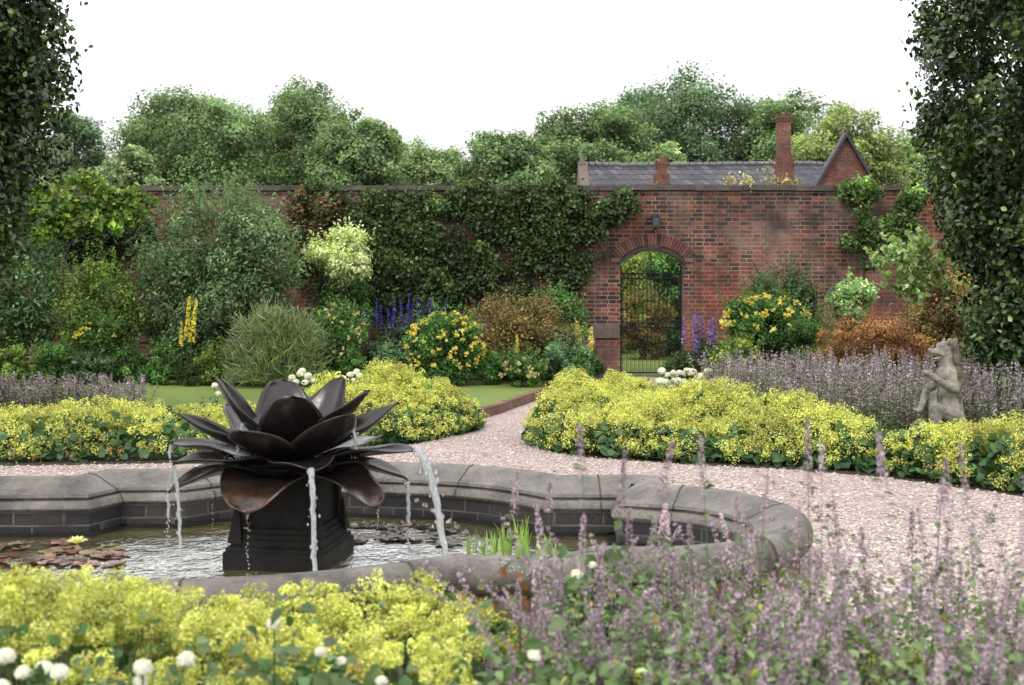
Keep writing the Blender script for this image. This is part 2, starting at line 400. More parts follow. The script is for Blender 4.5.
pond=empty('pond_basin','large quatrefoil garden pond with rolled weathered stone rim over dark brick walls','pond')
# stone coping: big roll outside, sloping top, groove and fascia inside
prof=[]
for k in range(13):
    a=math.radians(-110+k*16); prof.append((.0-math.cos(a)*.092,.208+math.sin(a)*.092))
prof+=[(.06,.290),(.12,.262),(.185,.232),(.232,.212),(.240,.192),(.222,.186),(.222,.176),(.262,.172),(.282,.150),(.292,.128),(.282,.112),(.2,.112)]
sweep('coping',prof,COPE,pond)
sweep('inner_wall',[(.2,.112),(.262,.112),(.262,-.60),(.2,-.60)],PONDB,pond,uv=True,smooth=False)
sweep('ledge',[(.262,-.035),(.31,-.035),(.31,-.6),(.262,-.6)],PLINTH,pond,smooth=False)
sweep('outer_wall',[(-.02,.115),(-.02,-.1),(.03,-.1),(.03,.115)],REDST,pond,smooth=False)
fl=offset(rimS,.1)
def sheet(name, loops, z, material, label=None, cat=None, kind='structure', parent=None, thick=0):
    """flat sheet from an outline and optional holes"""
    L=[[Vector((p[0],p[1],0)) for p in l] for l in loops]
    tris=tessellate_polygon(L); flat=[p for l in L for p in l]
    me=bpy.data.meshes.new(name); me.from_pydata([(p.x,p.y,z) for p in flat],[],[tuple(t) for t in tris]); me.materials.append(material)
    bm=bmesh.new(); bm.from_mesh(me)
    for f in bm.faces:
        f.normal_update()
        if f.normal.z<0: f.normal_flip()
    bm.to_mesh(me); bm.free()
    o=link(name,me,parent)
    if kind: o['kind']=kind
    return o
hole=[(p.x,p.y) for p in offset(rimS,.01)][::-1]
sheet('ground',[[(-900,-60),(900,-60),(900,1200),(-900,1200)],hole],0,GROUND)
sheet('gravel_path',[[(-9,2.5),(9,2.5),(9,14),(6,18.4),(3.05,18.9),(3.05,20.3),(1.75,20.3),(1.7,19.0),(-1,19),(-9,14)],hole],.004,GRAVEL)
sheet('pond_floor',[[(p.x,p.y) for p in fl]],-.55,SOIL)
sheet('pond_water',[[(p.x,p.y) for p in offset(rimS,.255)]],-.05,WATER)
# joints in the coping and rusty cramps
jp=[(p[0]+(p[0]-.1)*.03,p[1]+(p[1]-.2)*.04) for p in prof]; jr=[offset(rimS,o) for o,z in jp]
JM=stone_mat('mortar_joint',(.02,.015,.012),(.10,.075,.055),(.16,.07,.03),30)
acc=0; nxt=.2
for i in range(len(rimS)):
    L=(rimS[(i+1)%len(rimS)]-rimS[i]).length; acc+=L
    if acc>nxt:
        nxt=acc+random.uniform(.75,1.0); f=.012/L; V=[]
        for j,(o,z) in enumerate(jp):
            a,b=jr[j][i],jr[j][(i+1)%len(rimS)]
            for t in (.3,.3+f): q=a.lerp(b,t); V.append((q.x,q.y,z))
        g=Geo(); g.add(V,np.array([(2*j,2*j+1,2*j+3,2*j+2) for j in range(len(jp)-1)])); g.build('mortar_joint',JM,pond)

# lawn and beds
lawn_edge=[(-.6,13.7),(-.27,14.6),(.25,16.4),(.88,18.35)]
sheet('lawn',[[(-18,12.4),(-2.3,12.4),(-1.2,13.75)]+lawn_edge+[(.55,18.75),(-18,18.75)]],.085,LAWN)
bed_left=[(-9,10.2),(-6,10.25),(-4.5,10.45),(-3.1,10.6),(-1.9,11.0),(-.95,11.9),(-.35,13.0),(-.35,13.55),(-.75,13.85),(-1.8,13.5),(-2.4,12.6),(-9,12.6)]
bed_right=[(.32,11.55),(.62,11.0),(1.5,10.55),(2.4,10.25),(3.05,9.85),(3.7,9.1),(4.6,8.0),(9,8.0),(9,15),(5.6,17.5),(3.1,18.9),(2.6,17.6),(1.6,15.2),(.75,13.4),(.38,12.4)]
bed_front=[(-6,3.0),(4.2,3.0),(4.0,3.6),(3.2,4.3),(1.9,4.95),(1.2,5.4),(.35,5.54),(-.26,5.58),(-.62,5.40),(-.98,5.26),(-1.5,5.20),(-2.2,5.24),(-2.7,5.42),(-6,5.42)]
sheet('bed_soil',[bed_left],.008,SOIL); sheet('bed_soil',[bed_right],.008,SOIL); sheet('bed_soil',[bed_front],.008,SOIL)
sheet('border_soil',[[(-18,18.7),(.55,18.7),(1.45,18.9),(1.7,19.0),(1.72,20.3),(-18,20.3)]],.096,SOIL)
sheet('border_soil',[[(3.05,18.9),(5.6,17.5),(9,15),(18,15),(18,20.3),(3.05,20.3)]],.012,SOIL)
g=Geo(); e2=[(x+.09,y-.02) for x,y in lawn_edge]
for i in range(len(lawn_edge)-1):
    a,b=lawn_edge[i],lawn_edge[i+1]; m=8
    for k in range(m):
        t0=k/m; t1=(k+.985)/m; dz=random.uniform(-.004,.004); 
        p0=[a[0]+(b[0]-a[0])*t0,a[1]+(b[1]-a[1])*t0]; p1=[a[0]+(b[0]-a[0])*t1,a[1]+(b[1]-a[1])*t1]
        L=math.hypot(p1[0]-p0[0],p1[1]-p0[1]); ang=math.atan2(p1[1]-p0[1],p1[0]-p0[0])
        g.box(((p0[0]+p1[0])/2+.05,(p0[1]+p1[1])/2,.045+dz),(L/2,.05,.075),ang)
tag(g.build('brick_edging',stone_mat('edging_stone',(.09,.045,.033),(.27,.15,.115),(.05,.05,.03),6)),'low weathered brick kerb holding the lawn above the gravel path','edging')

# loose stones over the gravel so that it is not a flat sheet
def inside(poly,P):
    x,y=P[:,0],P[:,1]; r=np.zeros(len(P),bool); n=len(poly)
    for i in range(n):
        x1,y1=poly[i][:2]; x2,y2=poly[(i+1)%n][:2]
        c=((y1>y)!=(y2>y))&(x<(x2-x1)*(y-y1)/((y2-y1) if y2!=y1 else 1e-9)+x1); r^=c
    return r
def edge_dist(poly,P):
    d=np.full(len(P),1e9); n=len(poly)
    for i in range(n):
        a=np.array(poly[i][:2]); b=np.array(poly[(i+1)%n][:2]); ab=b-a
        t=np.clip(((P[:,:2]-a)@ab)/(ab@ab),0,1); d=np.minimum(d,np.linalg.norm(P[:,:2]-(a+t[:,None]*ab),axis=1))
    return d
def sample(poly,n):
    q=np.array([p[:2] for p in poly]); lo,hi=q.min(0),q.max(0); out=[]
    k=0
    while k<n:
        P=lo+(hi-lo)*R.random((n*2,2)); P=P[inside(poly,P)]; out.append(P); k+=len(P)
    return np.concatenate(out)[:n]
def stones():
    g=Geo(); P=np.concatenate([sample([(-5,8.3),(3.6,5.2),(4.4,7.6),(3.2,10.2),(.4,11.5),(-.4,12.6),(-5,10.6)],46000),sample([(.4,5),(4.6,4.5),(4.6,8),(2,8)],16000),sample([(-.4,12),(.6,12.5),(2.6,18.6),(1.4,19)],9000)])
    outer=[(p.x,p.y) for p in offset(rimS,-.1)]
    P=P[~inside(outer,P)]
    for b in (bed_left,bed_right,bed_front): P=P[~inside(b,P)]
    P=P[~inside([(-18,12.4),(-2.3,12.4),(-1.2,13.75)]+[(x+.1,y) for x,y in lawn_edge]+[(.55,18.75),(-18,18.75)],P)]
    n=len(P); s=.009*np.exp(.35*R.normal(size=(n,1)))
    c=np.concatenate([P,np.full((n,1),.008)],1)
    dirs=np.array([(1,0,0),(0,1,0),(-1,0,0),(0,-1,0),(0,0,1)],float)
    a=R.random(n)*6.28; ca,sa=np.cos(a),np.sin(a)
    V=[]
    for d in dirs:
        k=(.7+.6*R.random((n,1)))*s
        dx=d[0]*ca-d[1]*sa; dy=d[0]*sa+d[1]*ca
        V.append(c+np.stack([dx,dy,np.full(n,d[2]*.7)],1)*k)
    V=np.stack(V,1).reshape(-1,3); i=np.arange(n)[:,None]*5
    f=np.concatenate([i+np.array([[0,1,4]]),i+np.array([[1,2,4]]),i+np.array([[2,3,4]]),i+np.array([[3,0,4]])])
    col=pal(n,[(.43,.35,.33),(.50,.42,.395),(.34,.265,.245),(.54,.48,.45)],.13)
    g.add(V,f,np.repeat(col,5,0))
    o=g.build('gravel_stones',leaf_mat('stone_chip',.95,0,.2)); tag(o,'loose pink gravel chippings strewn round the pond and along the path','gravel',kind='stuff')
stones()
def litter():
    g=Geo(); P=sample([(-5,8.8),(-1,9.2),(.3,10.2),(2.5,9.2),(4.3,7.4),(4.6,8.2),(3.2,10.0),(1.5,10.75),(.5,11.2),(.1,12),(-.9,12.1),(-2,11.3),(-5,10.7)],1500)
    d=np.minimum(edge_dist(bed_left,P),edge_dist(bed_right,P)); P=P[d<np.abs(R.normal(size=len(P)))*.22+.02]; outer=[(p.x,p.y) for p in offset(rimS,-.1)]; P=P[~inside(outer,P)]
    leaves(g,np.column_stack([P,np.full(len(P),.018)]),R.normal(size=(len(P),3))*.3+np.array([0,0,1]),.02,.7,.2,pal(len(P),[(.5,.48,.12),(.12,.16,.05),(.2,.12,.06),(.6,.55,.3)],.2))
    P=sample([(-5,8.8),(-1,9.2),(2.6,7.8),(4.3,7.4),(3.2,10.0),(.5,11.2),(-.9,12.1),(-5,10.7)],26); P=P[~inside(outer,P)]
    for p in P: k=9; leaves(g,np.column_stack([p[0]+R.normal(size=k)*.015,p[1]+R.normal(size=k)*.015,.02+R.random(k)*.02]),R.normal(size=(k,3))*.5+np.array([0,0,1]),.022,.5,.2,pal(k,[(.08,.14,.04)],.2))
    tag(g.build('fallen_petals',LEAF),'fallen florets, bits of leaf and tiny weeds scattered on the gravel','plant litter',kind='stuff')
litter()

# ------------------------------------------------------------------ lotus fountain
FC=(-1.32,7.15)
ft=empty('lotus_fountain','dark bronze lotus flower fountain on square stone pedestal standing in the pond','fountain',(FC[0],FC[1],-.05))
def fchild(g,name,m,smooth=False):
    o=g.build(name,m,ft,smooth); o.location=(0,0,0); return o
# everything under the fountain is in its local coordinates (origin on the water)
RZ=math.radians(-9)
g=Geo(); g.box((0,0,-.02),(.315,.31,.12),RZ); g.box((0,0,.112),(.30,.30,.013),RZ)
fchild(g,'plinth',PLINTH).scale=(.96,.96,1)
g=Geo()
for z,h,wd in ((.145,.02,.30),(.18,.016,.28),(.21,.016,.262),(.40,.18,.235),(.575,.02,.25),(.60,.012,.265)): g.box((0,0,z),(wd,wd*.96,h),RZ)
for sx in (-1,1):
    for sy in (-1,1):
        x,y=sx*.24,sy*.23; g.box((x*math.cos(RZ)-y*math.sin(RZ),x*math.sin(RZ)+y*math.cos(RZ),.36),(.03,.03,.14),RZ)
        for i in range(9):     # scrolled corner brackets
            a=i/8; rr=.045-.028*a
            g.box(((x*1.12)*math.cos(RZ)-(y*1.12)*math.sin(RZ),(x*1.12)*math.sin(RZ)+(y*1.12)*math.cos(RZ),.16+.17*a),(rr,rr,.013),RZ+.2*a)
fchild(g,'pedestal',PLINTH).scale=(.9,.9,1)
def petal(az,r0,z0,rc,zc,r1,z1,width,cup,lip=0,rust=0,tipsharp=.62,lift=0):
    """spoon-shaped bronze petal: quadratic spine, cupped across, pointed tip"""
    nu,nv=22,12; V=[];Fc=[];C=[]
    az=math.radians(az); ca,sa=math.cos(az),math.sin(az)
    for i in range(nu+1):
        u=i/nu; r=(1-u)**2*r0+2*u*(1-u)*rc+u*u*r1; z=(1-u)**2*z0+2*u*(1-u)*zc+u*u*z1+.05
        dr=2*(1-u)*(rc-r0)+2*u*(r1-rc); dz=2*(1-u)*(zc-z0)+2*u*(z1-zc); L=math.hypot(dr,dz)
        nr,nz=-dz/L,dr/L
        wd=width/2*( (math.sin(PI*min(1,(u*.93+.07))**.85)**tipsharp) if u<1 else .0)
        if u<.12: wd=max(wd,width*.16)
        wav=.012*math.sin(3*u*PI+az*3)
        for j in range(nv+1):
            v=j/nv*2-1; s=v*wd
            h=cup*(abs(v)**2.0)*(wd/(width/2))**1.2+lip*u*u+wav*v
            # curl the sides in a little
            s*= (1-.12*abs(v)*cup*6)
            rr=r+nr*h; zz=z+nz*h
            V.append((rr*ca-s*sa, rr*sa+s*ca, zz)); C.append((rust*u**5,0,0))
    for i in range(nu):
        for j in range(nv):
            a=i*(nv+1)+j; Fc.append((a,a+1,a+nv+2,a+nv+1))
    g=Geo(); g.add(V,np.array(Fc),C); o=fchild(g,'petal',BRONZE,True)
    md=o.modifiers.new('thickness','SOLIDIFY'); md.thickness=.007; md.offset=-1
    return o
# (azimuth, root r/z, middle r/z, tip r/z, width, cup)
for a,r1,z1,wd in ((-172,.44,1.045,.42),(-78,.38,.965,.42),(-12,.50,.97,.33),(50,.42,1.02,.40),(108,.40,1.0,.42)):
    petal(a,.05,.60,.27,.66,r1,z1,wd,.075,tipsharp=.4)
for a,r1,z1,wd in ((-174,.66,.83,.29),(-112,.52,.78,.46),(-46,.60,.87,.42),(24,.68,.86,.34),(82,.60,.83,.38),(137,.66,.84,.38)):
    petal(a,.06,.56,.34,.575,r1,z1,wd,.07,tipsharp=.55)
for a,r1,z1,wd in ((-8,.76,.615,.36),(-70,.66,.575,.40),(-140,.74,.59,.36),(171,.76,.63,.36),(112,.72,.61,.36),(50,.74,.61,.38)):
    petal(a,.08,.50,.42,.58,r1,z1,wd,.05)
for a,r1,z1,wd,ru in ((-104,.60,.335,.52,1),(-168,.70,.375,.40,.3),(-36,.70,.335,.42,.4),(12,.70,.40,.36,.2),(70,.68,.37,.36,.2),(130,.68,.38,.36,.2)):
    petal(a,.10,.44,.38,.54,r1,z1,wd,.055,rust=ru,tipsharp=.46)
g=Geo(); g.tube([(0,0,.55),(0,0,.62),(0,0,.72)],[.30,.14,.05],16,(0,0,0)); g.tube([(0,0,.40),(0,0,.5),(0,0,.58)],[.14,.22,.26],16,(0,0,0))
fchild(g,'hub',BRONZE,True)

# water streams falling from the petals
def stream(label,p0,vh,az,r0,breakup,drops=6,zend=-.05,name='water_stream'):
    """ballistic stream from p0 (absolute) with outward speed vh towards azimuth"""
    rng=random.Random(sum(map(ord,label))); T=math.sqrt(max(.01,2*(p0[2]-zend)/9.8)); ca,sa=math.cos(math.radians(az)),math.sin(math.radians(az))
    g=Geo(); n=26; pts=[];rad=[]
    for i in range(n+1):
        t=T*i/n; pts.append((p0[0]+vh*t*ca+rng.uniform(-1,1)*.002*i/8,p0[1]+vh*t*sa,p0[2]-4.9*t*t)); rad.append(r0*(1-.3*i/n)*rng.uniform(.88,1.12))
    k=int(n*breakup)
    if k>2: 
        rad[0]*=1.5; rad[k]=.001; g.tube(pts[:k+1],rad[:k+1],7)
        g.tube([(p[0]+.008*math.sin(j*.8),p[1],p[2]) for j,p in enumerate(pts[:k+1])],[r*.5 for r in rad[:k+1]],6)
    for i in range(drops*5):      # beads of water where it breaks up
        t=T*(breakup+(1-breakup)*rng.random()) if breakup<.95 else T*rng.uniform(.3,1)
        c=(p0[0]+vh*t*ca+rng.gauss(0,r0*.9),p0[1]+vh*t*sa+rng.gauss(0,r0*.9),p0[2]-4.9*t*t); s=rng.uniform(.1,.32)*r0+.0012
        g.tube([(c[0],c[1],c[2]+s*1.8),(c[0],c[1],c[2]+s*.6),(c[0],c[1],c[2]-s*.6),(c[0],c[1],c[2]-s*1.4)],[s*.2,s,s,s*.3],6)
    for i in range(34):           # splash
        a=rng.random()*6.28; rr=rng.random()**.6*.09; s=rng.uniform(.0015,.005); t=T
        c=(p0[0]+vh*t*ca+rr*math.cos(a),p0[1]+vh*t*sa+rr*math.sin(a),zend+rng.random()*.035)
        g.tube([(c[0],c[1],c[2]+s),(c[0],c[1],c[2]),(c[0],c[1],c[2]-s)],[s*.4,s,s*.4],6)
    o=g.build(name,JET,None,True); tag(o,label,'water',group='streams of water falling from the fountain petals'); return o
def tip(az,r,z): a=math.radians(az); return (FC[0]+r*math.cos(a),FC[1]+r*math.sin(a),z)
stream('thick arc of water pouring off the right-hand petal',tip(-8,.755,.625),.52,-8,.027,1.0,9)
stream('smooth band of water falling from the front petal tip',tip(-70,.655,.575),.18,-60,.017,1.0,7)
stream('thin beaded trickle from the leftmost petal tip',tip(171,.755,.615),.06,190,.009,.35,12)
stream('clear forked stream from the second petal on the left',tip(-140,.735,.575),-.12,-160,.012,.95,8)
stream('short slanting trickle off the low left petal',tip(-168,.70,.36),-.04,-60,.009,.6,6)
stream('broken drops under the rusty front petal',tip(-104,.56,.33),.02,-90,.006,.3,7)
stream('white splashing trickle off the low right petal',tip(12,.70,.385),.03,10,.014,.8,8)
stream('fine dripping beads from the rounded right front petal',tip(-36,.70,.325),.01,-44,.004,.15,4)
stream('line of droplets falling behind the left petals',tip(150,.62,.45),.02,150,.004,.1,6)
stream('glassy sheet spilling inside the flower on its left',tip(-160,.26,.80),.25,-160,.009,1.0,4,zend=.56)
stream('glassy sheet spilling inside the flower on its right',tip(-14,.38,.80),.2,-14,.010,1.0,4,zend=.58)

# ------------------------------------------------------------------ lily pads, flower, reeds
PADM=leaf_mat('lily_pad_skin',.25,.1,.6)
def pad(x,y,r,col,label,rot):
    g=Geo(); n=18; V=[(0,0,0)]; 
    for k in range(n+1):
        a=.25+k/n*(2*PI-.5); q=r*(1+.05*math.sin(3*a)); V.append((q*math.cos(a),q*math.sin(a),.004+.012*random.random()*(random.random()>.6)))
    g.add(V,np.array([(0,i,i+1) for i in range(1,n+1)]),col)
    o=g.build('lily_pad',PADM); o.location=(x,y,-.043+random.random()*.004); o.rotation_euler=(random.uniform(-.03,.03),random.uniform(-.03,.03),rot)
    return tag(o,label,'lily pad',group=None)
def wat(px,py): d=1980/(py-HY); return ((px-512)/F*d,d)
for i in range(46):
    px=random.uniform(-60,118); py=random.uniform(543,566)
    if py<548 and px<10: continue
    x,y=wat(px,py); o=pad(x,y,random.uniform(.045,.10),pal(1,[(.16,.07,.06),(.24,.13,.11),(.10,.06,.04),(.12,.10,.04)],.25)[0],'bronze-red lily pad floating at the left of the pond',random.random()*6); o['group']='bronze-red lily pads on the left of the pond'
for i in range(34):
    px=random.uniform(345,455); py=random.uniform(523,545)
    x,y=wat(px,py); o=pad(x,y,random.uniform(.04,.09),pal(1,[(.05,.04,.03),(.08,.05,.04),(.05,.06,.02)],.25)[0],'dark lily pad floating to the right of the pedestal','x' and random.random()*6); o['group']='dark lily pads right of the pedestal'
def water_lily(px,py,label):
    x,y=wat(px,py); t=empty('water_lily',label,'water lily',(x,y,-.04)); g=Geo()
    for ring,(n,el,L) in enumerate(((9,25,.075),(8,50,.065),(6,72,.05))):
        for k in range(n):
            a=2*PI*k/n+ring*.3; e=math.radians(el); d=np.array([math.cos(a)*math.cos(e),math.sin(a)*math.cos(e),math.sin(e)])
            N=np.array([-math.cos(a)*math.sin(e),-math.sin(a)*math.sin(e),math.cos(e)])
            leaves(g,(d*L*.55)[None],N[None],L,.45,.3,(.85,.78,.42),T=d[None],big=True,jit=0)
    g.build('bloom',PETAL,t); g=Geo(); g.tube([(0,0,.0),(0,0,.02),(0,0,.035)],[.012,.016,.006],10,(.7,.45,.05)); g.build('stamens',PETAL,t)
water_lily(77,546,'cream yellow water lily bloom open among the bronze pads')

def blades(g,B,H,width,lean,cols,seg=4,bend=.5):
    n=len(B); d=nrm(np.concatenate([R.normal(size=(n,2)),np.zeros((n,1))],1)); s=np.cross(d,[0,0,1.0])
    s=nrm(s+.6*d*R.normal(size=(n,1)))
    col=np.asarray(cols); V=[]
    H=np.asarray(H).reshape(-1,1); ln=lean*np.abs(R.normal(size=(n,1)))
    for i in range(seg+1):
        t=i/seg; c=B+np.array([0,0,1.0])*H*t*(1-.15*bend*t)+d*H*ln*t**1.8; w=width*(1-t**1.6)+.0006
        V+= [c-s*w/2,c+s*w/2]
    V=np.stack(V,1); m=2*(seg+1); i0=np.arange(n)[:,None]*m
    f=np.concatenate([i0+np.array([[2*k,2*k+1,2*k+3,2*k+2]]) for k in range(seg)])
    g.add(V.reshape(-1,3),f,np.repeat(col,m,0))
def reeds(px0,px1,py,hmin,hmax,n,label):
    g=Geo(); B=[]
    for _ in range(n):
        x,y=wat(random.uniform(px0,px1),py+random.gauss(0,3)); B.append((x,y,-.08))
    B=np.array(B); blades(g,B,R.uniform(hmin,hmax,n),.022,.18,pal(n,[(.28,.42,.10),(.38,.5,.16),(.18,.3,.06)],.15))
    o=g.build('water_iris',LEAF); tag(o,label,'water plant')
reeds(503,528,553,.16,.30,34,'tallest clump of pale green sword-shaped iris leaves rising from the pond')
reeds(466,500,551,.08,.2,30,'short thin tuft of iris leaves at the left of the taller clump')
reeds(530,556,554,.06,.16,24,'short sparse iris leaves beside the rim, right of the taller clump')

# ------------------------------------------------------------------ garden wall with arched gateway
WD=20.4; WT=.42
gw=empty('garden_wall','tall old red brick garden wall pierced by an arched gateway','wall',(0,WD,0))
ax0,ax1=1.84,2.93; zs,za=1.98,2.22; WTOP=3.17
def arc(n,x0,x1,zs,za):
    c=(x0+x1)/2; hw=(x1-x0)/2; rise=za-zs; rad=(hw*hw+rise*rise)/(2*rise); a0=math.asin(hw/rad)
    return [(c+rad*math.sin(t),za-rad+rad*math.cos(t)) for t in [ -a0+2*a0*k/n for k in range(n+1)]]
A=arc(14,ax0,ax1,zs,za)
outl=[(-22,-.1),(ax0,-.1)]+A+[(ax1,-.1),(22,-.1),(22,WTOP),(-22,WTOP)]
tr=tessellate_polygon([[Vector((x,z,0)) for x,z in outl]])
me=bpy.data.meshes.new('brickwork'); n=len(outl)
V=[(x,0,z) for x,z in outl]+[(x,WT,z) for x,z in outl]
Fc=[tuple(t) for t in tr]+[tuple(i+n for i in t[::-1]) for t in tr]+[(i,(i+1)%n,(i+1)%n+n,i+n) for i in range(n)]
me.from_pydata(V,[],Fc); me.materials.append(WALLB)
bm=bmesh.new(); bm.from_mesh(me); bmesh.ops.recalc_face_normals(bm,faces=bm.faces); bm.to_mesh(me); bm.free()
link('brickwork',me,gw)
# coping slabs, each a little out of line
g=Geo(); x=-22
while x<22:
    L=random.uniform(.75,1.15); dz=random.uniform(-.008,.008); g.box((x+L/2,WT/2,WTOP+.045+dz),(L/2-.004,WT/2+.06+random.uniform(-.01,.01),.042)); x+=L
g.build('coping',WALLCOPE,gw)
g=Geo(); x=-22
while x<22: g.box((x+.11,-.0,WTOP-.035),(.108,.012,.034)); x+=.223
g.build('brick_string_course',WALLB,gw)
# arch ring of bricks on end
g=Geo(); B0=arc(27,ax0-.02,ax1+.02,zs-.0,za+.005); cx=(ax0+ax1)/2; rise=za-zs; hw=(ax1-ax0)/2; rad=(hw*hw+rise*rise)/(2*rise)
a0=math.asin(hw/rad)*1.03
for k in range(27):
    t=-a0+2*a0*(k+.5)/27; ro=rad+.13+.004; 
    c=(cx+ro*math.sin(t),za-rad+ro*math.cos(t)); col=pal(1,[(.14,.065,.052),(.19,.105,.085),(.09,.05,.042)],.18)[0]
    hwb=.5*(2*a0*rad/27)*.86; V=[]
    for y in (-.022,.1):
        for r_,w_ in ((-.11,hwb*.97),(.09,hwb*1.1)):
            for s_ in (-1,1):
                rr=ro+r_; V.append((cx+rr*math.sin(t)+s_*w_*math.cos(t),y,za-rad+rr*math.cos(t)-s_*w_*math.sin(t)))
    g.add(V,np.array([(0,1,3,2),(4,6,7,5),(0,2,6,4),(1,5,7,3),(0,4,5,1),(2,3,7,6)]),col)
VOUS=leaf_mat('arch_brick',.9,0,.2)
g.build('arch_ring',VOUS,gw)
g=Geo(); A2=arc(20,ax0-.005,ax1+.005,zs,za)
for k in range(20):
    (x0,z0),(x1,z1)=A2[k],A2[k+1]; g.add([(x0,-.03,z0),(x1,-.03,z1),(x1,-.03,z1-.075),(x0,-.03,z0-.075),(x0,.2,z0),(x1,.2,z1),(x1,.2,z1-.075),(x0,.2,z0-.075)],np.array([(3,2,1,0),(4,5,6,7),(0,1,5,4),(2,3,7,6)]))
g.build('arch_inner_band',simple('dark_band',(.035,.028,.025),.8),gw)  # dark band following the inner edge of the arch
def block(px0,px1,py0,py1,label=None):
    a=at(px0,py0,WD); b=at(px1,py1,WD); g=Geo(); g.box(((a[0]+b[0])/2,.03,(a[2]+b[2])/2),(abs(b[0]-a[0])/2,.055,abs(a[2]-b[2])/2)); o=g.build('stone_block',BLOCK,gw); return o
block(591,619.5,323,338)
block(611,620,258,262); block(684,693,258,262)
# wall lantern / box over the arch
lx=at(655,222,WD)
t=empty('wall_lantern','small dark iron lantern fixed on the brick wall above the arched gate','lantern',(lx[0],WD-.1,lx[2])); t.scale=(.78,.78,.82)
g=Geo(); g.box((0,0,0),(.08,.075,.1)); g.box((0,0,.115),(.095,.09,.014)); g.box((0,0,.145),(.06,.055,.02)); g.box((0,0,-.11),(.09,.085,.01)); g.build('casing',simple('lantern_casing',(.03,.035,.045),.4),t)
g=Geo(); g.tube([(0,.08,.02),(0,.04,.1),(0,0,.16)],.012,6); g.build('bracket',IRON,t)
g=Geo(); g.box((0,-.078,0),(.05,.003,.07)); g.build('pane',simple('lantern_glass',(.06,.07,.08),.1),t)

# iron gate
gt=empty('iron_gate','closed black wrought iron gate filling the arched opening','gate',((ax0+ax1)/2,WD+.2,0))
W2=hw-.03; g=Geo(); g.tube([(-W2,0,.04),(-W2,0,1.9)],.016,6); g.tube([(W2,0,.04),(W2,0,1.9)],.016,6)
for z,r in ((.06,.014),(.84,.012),(.92,.010),(1.68,.012),(1.76,.010)): g.tube([(-W2,0,z),(W2,0,z)],r,6)
g.build('frame',IRON,gt)
for k in range(15):
    x=-W2+2*W2*(k+.5)/15; top=1.72+(.18 if k%2==0 else 0)*(1-(x/W2)**2*.6)
    g=Geo(); g.tube([(x,0,.06),(x,0,top),(x,0,top+.05)],[.0075,.0075,.001],6); g.build('bar',IRON,gt)
for k in range(14):
    x=-W2+2*W2*(k+1)/15; g=Geo(); g.tube([(x,0,.06),(x,0,.86)],.005,5); g.build('dog_bar',IRON,gt)
g=Geo()
for s in (-1,1):
    g.tube([(s*(.02+.17*math.sin(q)),0,1.78+.13*(1-math.cos(q))) for q in np.linspace(0,2.6,12)],.007,5)
    g.tube([(s*(.28+.1*math.cos(q)),0,1.86+.09*math.sin(q)) for q in np.linspace(0,5.2,14)],.006,5)
g.tube([(0,0,1.76),(0,0,2.12)],.008,5)
g.build('scrollwork',IRON,gt)
g=Geo(); g.box((W2-.06,-.02,.9),(.05,.02,.07)); g.build('lock',IRON,gt)

# ------------------------------------------------------------------ house beyond
HD=42.0
hs=empty('brick_house','long low slate-roofed red brick building showing above the garden wall','house',(0,HD,0))
xa,_,zr=at(582,165,HD+4); xb=at(850,165,HD+4)[0]; ze=zr-2.9
# walls
g=Geo(); g.box(((xa+xb)/2,4,ze/2),((xb-xa)/2,3.6,ze/2)); g.build('wall',HOUSEB,hs)
n=40; V=[];Fc=[]   # roof with a slight sag along the ridge
for i in range(n+1):
    x=xa+(xb-xa)*i/n; sag=-.03*math.sin(PI*i/n*2.0)*(i<n*.9)+random.uniform(-.015,.015)
    V+=[(x,-.1,ze-.05),(x,4,zr+sag),(x,8.1,ze-.05)]
for i in range(n):
    for k in range(2): a=i*3+k; Fc.append((a,a+3,a+4,a+1))
g=Geo(); g.add(V,np.array(Fc)); g.build('roof',SLATE,hs)
g=Geo()
for i in range(n):
    x0,z0=V[i*3+1][0],V[i*3+1][2]; x1,z1=V[i*3+4][0],V[i*3+4][2]; g.tube([(x0+.02,4,z0+.03),(x1-.02,4,z1+.03)],.09,8)
g.build('ridge_tiles',simple('ridge_tile',(.14,.13,.15),.8),hs)
g=Geo(); g.add([(xa-.15,-.2,ze-.2),(xa+.2,-.2,ze-.2),(xa+.2,4,zr+.12),(xa-.15,4,zr+.12),(xa+.2,8.2,ze-.2),(xa-.15,8.2,ze-.2),(xa-.15,4,ze-.2),(xa+.2,4,ze-.2)],[(0,1,2,3),(3,2,4,5),(0,3,5),(1,4,2)])
g.box((xa,4,zr+.2),(.14,.2,.2),0,(1,1,1),0,.3); g.build('gable_coping',BLOCK,hs)
def chimney(px0,px1,py0,py1,d,label,tall):
    a=at(px0,py0,d); b=at(px1,py1,d); cx=(a[0]+b[0])/2; w=(b[0]-a[0])/2; y=d-HD; h=a[2]-b[2]
    g=Geo(); g.box((cx,y,b[2]+h*.5-.8),(w*(.82 if tall else .75),w*.8,h*.5+.8))
    g.box((cx,y,a[2]-.05),(w,w*.95,.06)); g.box((cx,y,a[2]-.16),(w*.92,w*.88,.05))
    if tall: g.box((cx,y,b[2]+h*.18-.6),(w*1.2,w*1.1,h*.18+.6)); g.box((cx,y,b[2]+h*.37),(w*1.02,w*.95,.05))
    else: g.box((cx,y,b[2]+.1),(w*1.15,w*1.1,.25))
    o=g.build('chimney',HOUSEB,hs); o['label']=label
    g=Geo(); g.tube([(cx,y,a[2]-.1),(cx,y,a[2]+(.06 if tall else .22))],[w*.4,w*.32],10); g.build('chimney_pot',HOUSEB,o)
chimney(655,668,162,184,HD+2,'short squat brick chimney near the left of the slate roof',False)
chimney(776,791,116,184,HD+.5,'tall slender brick chimney stack',True)
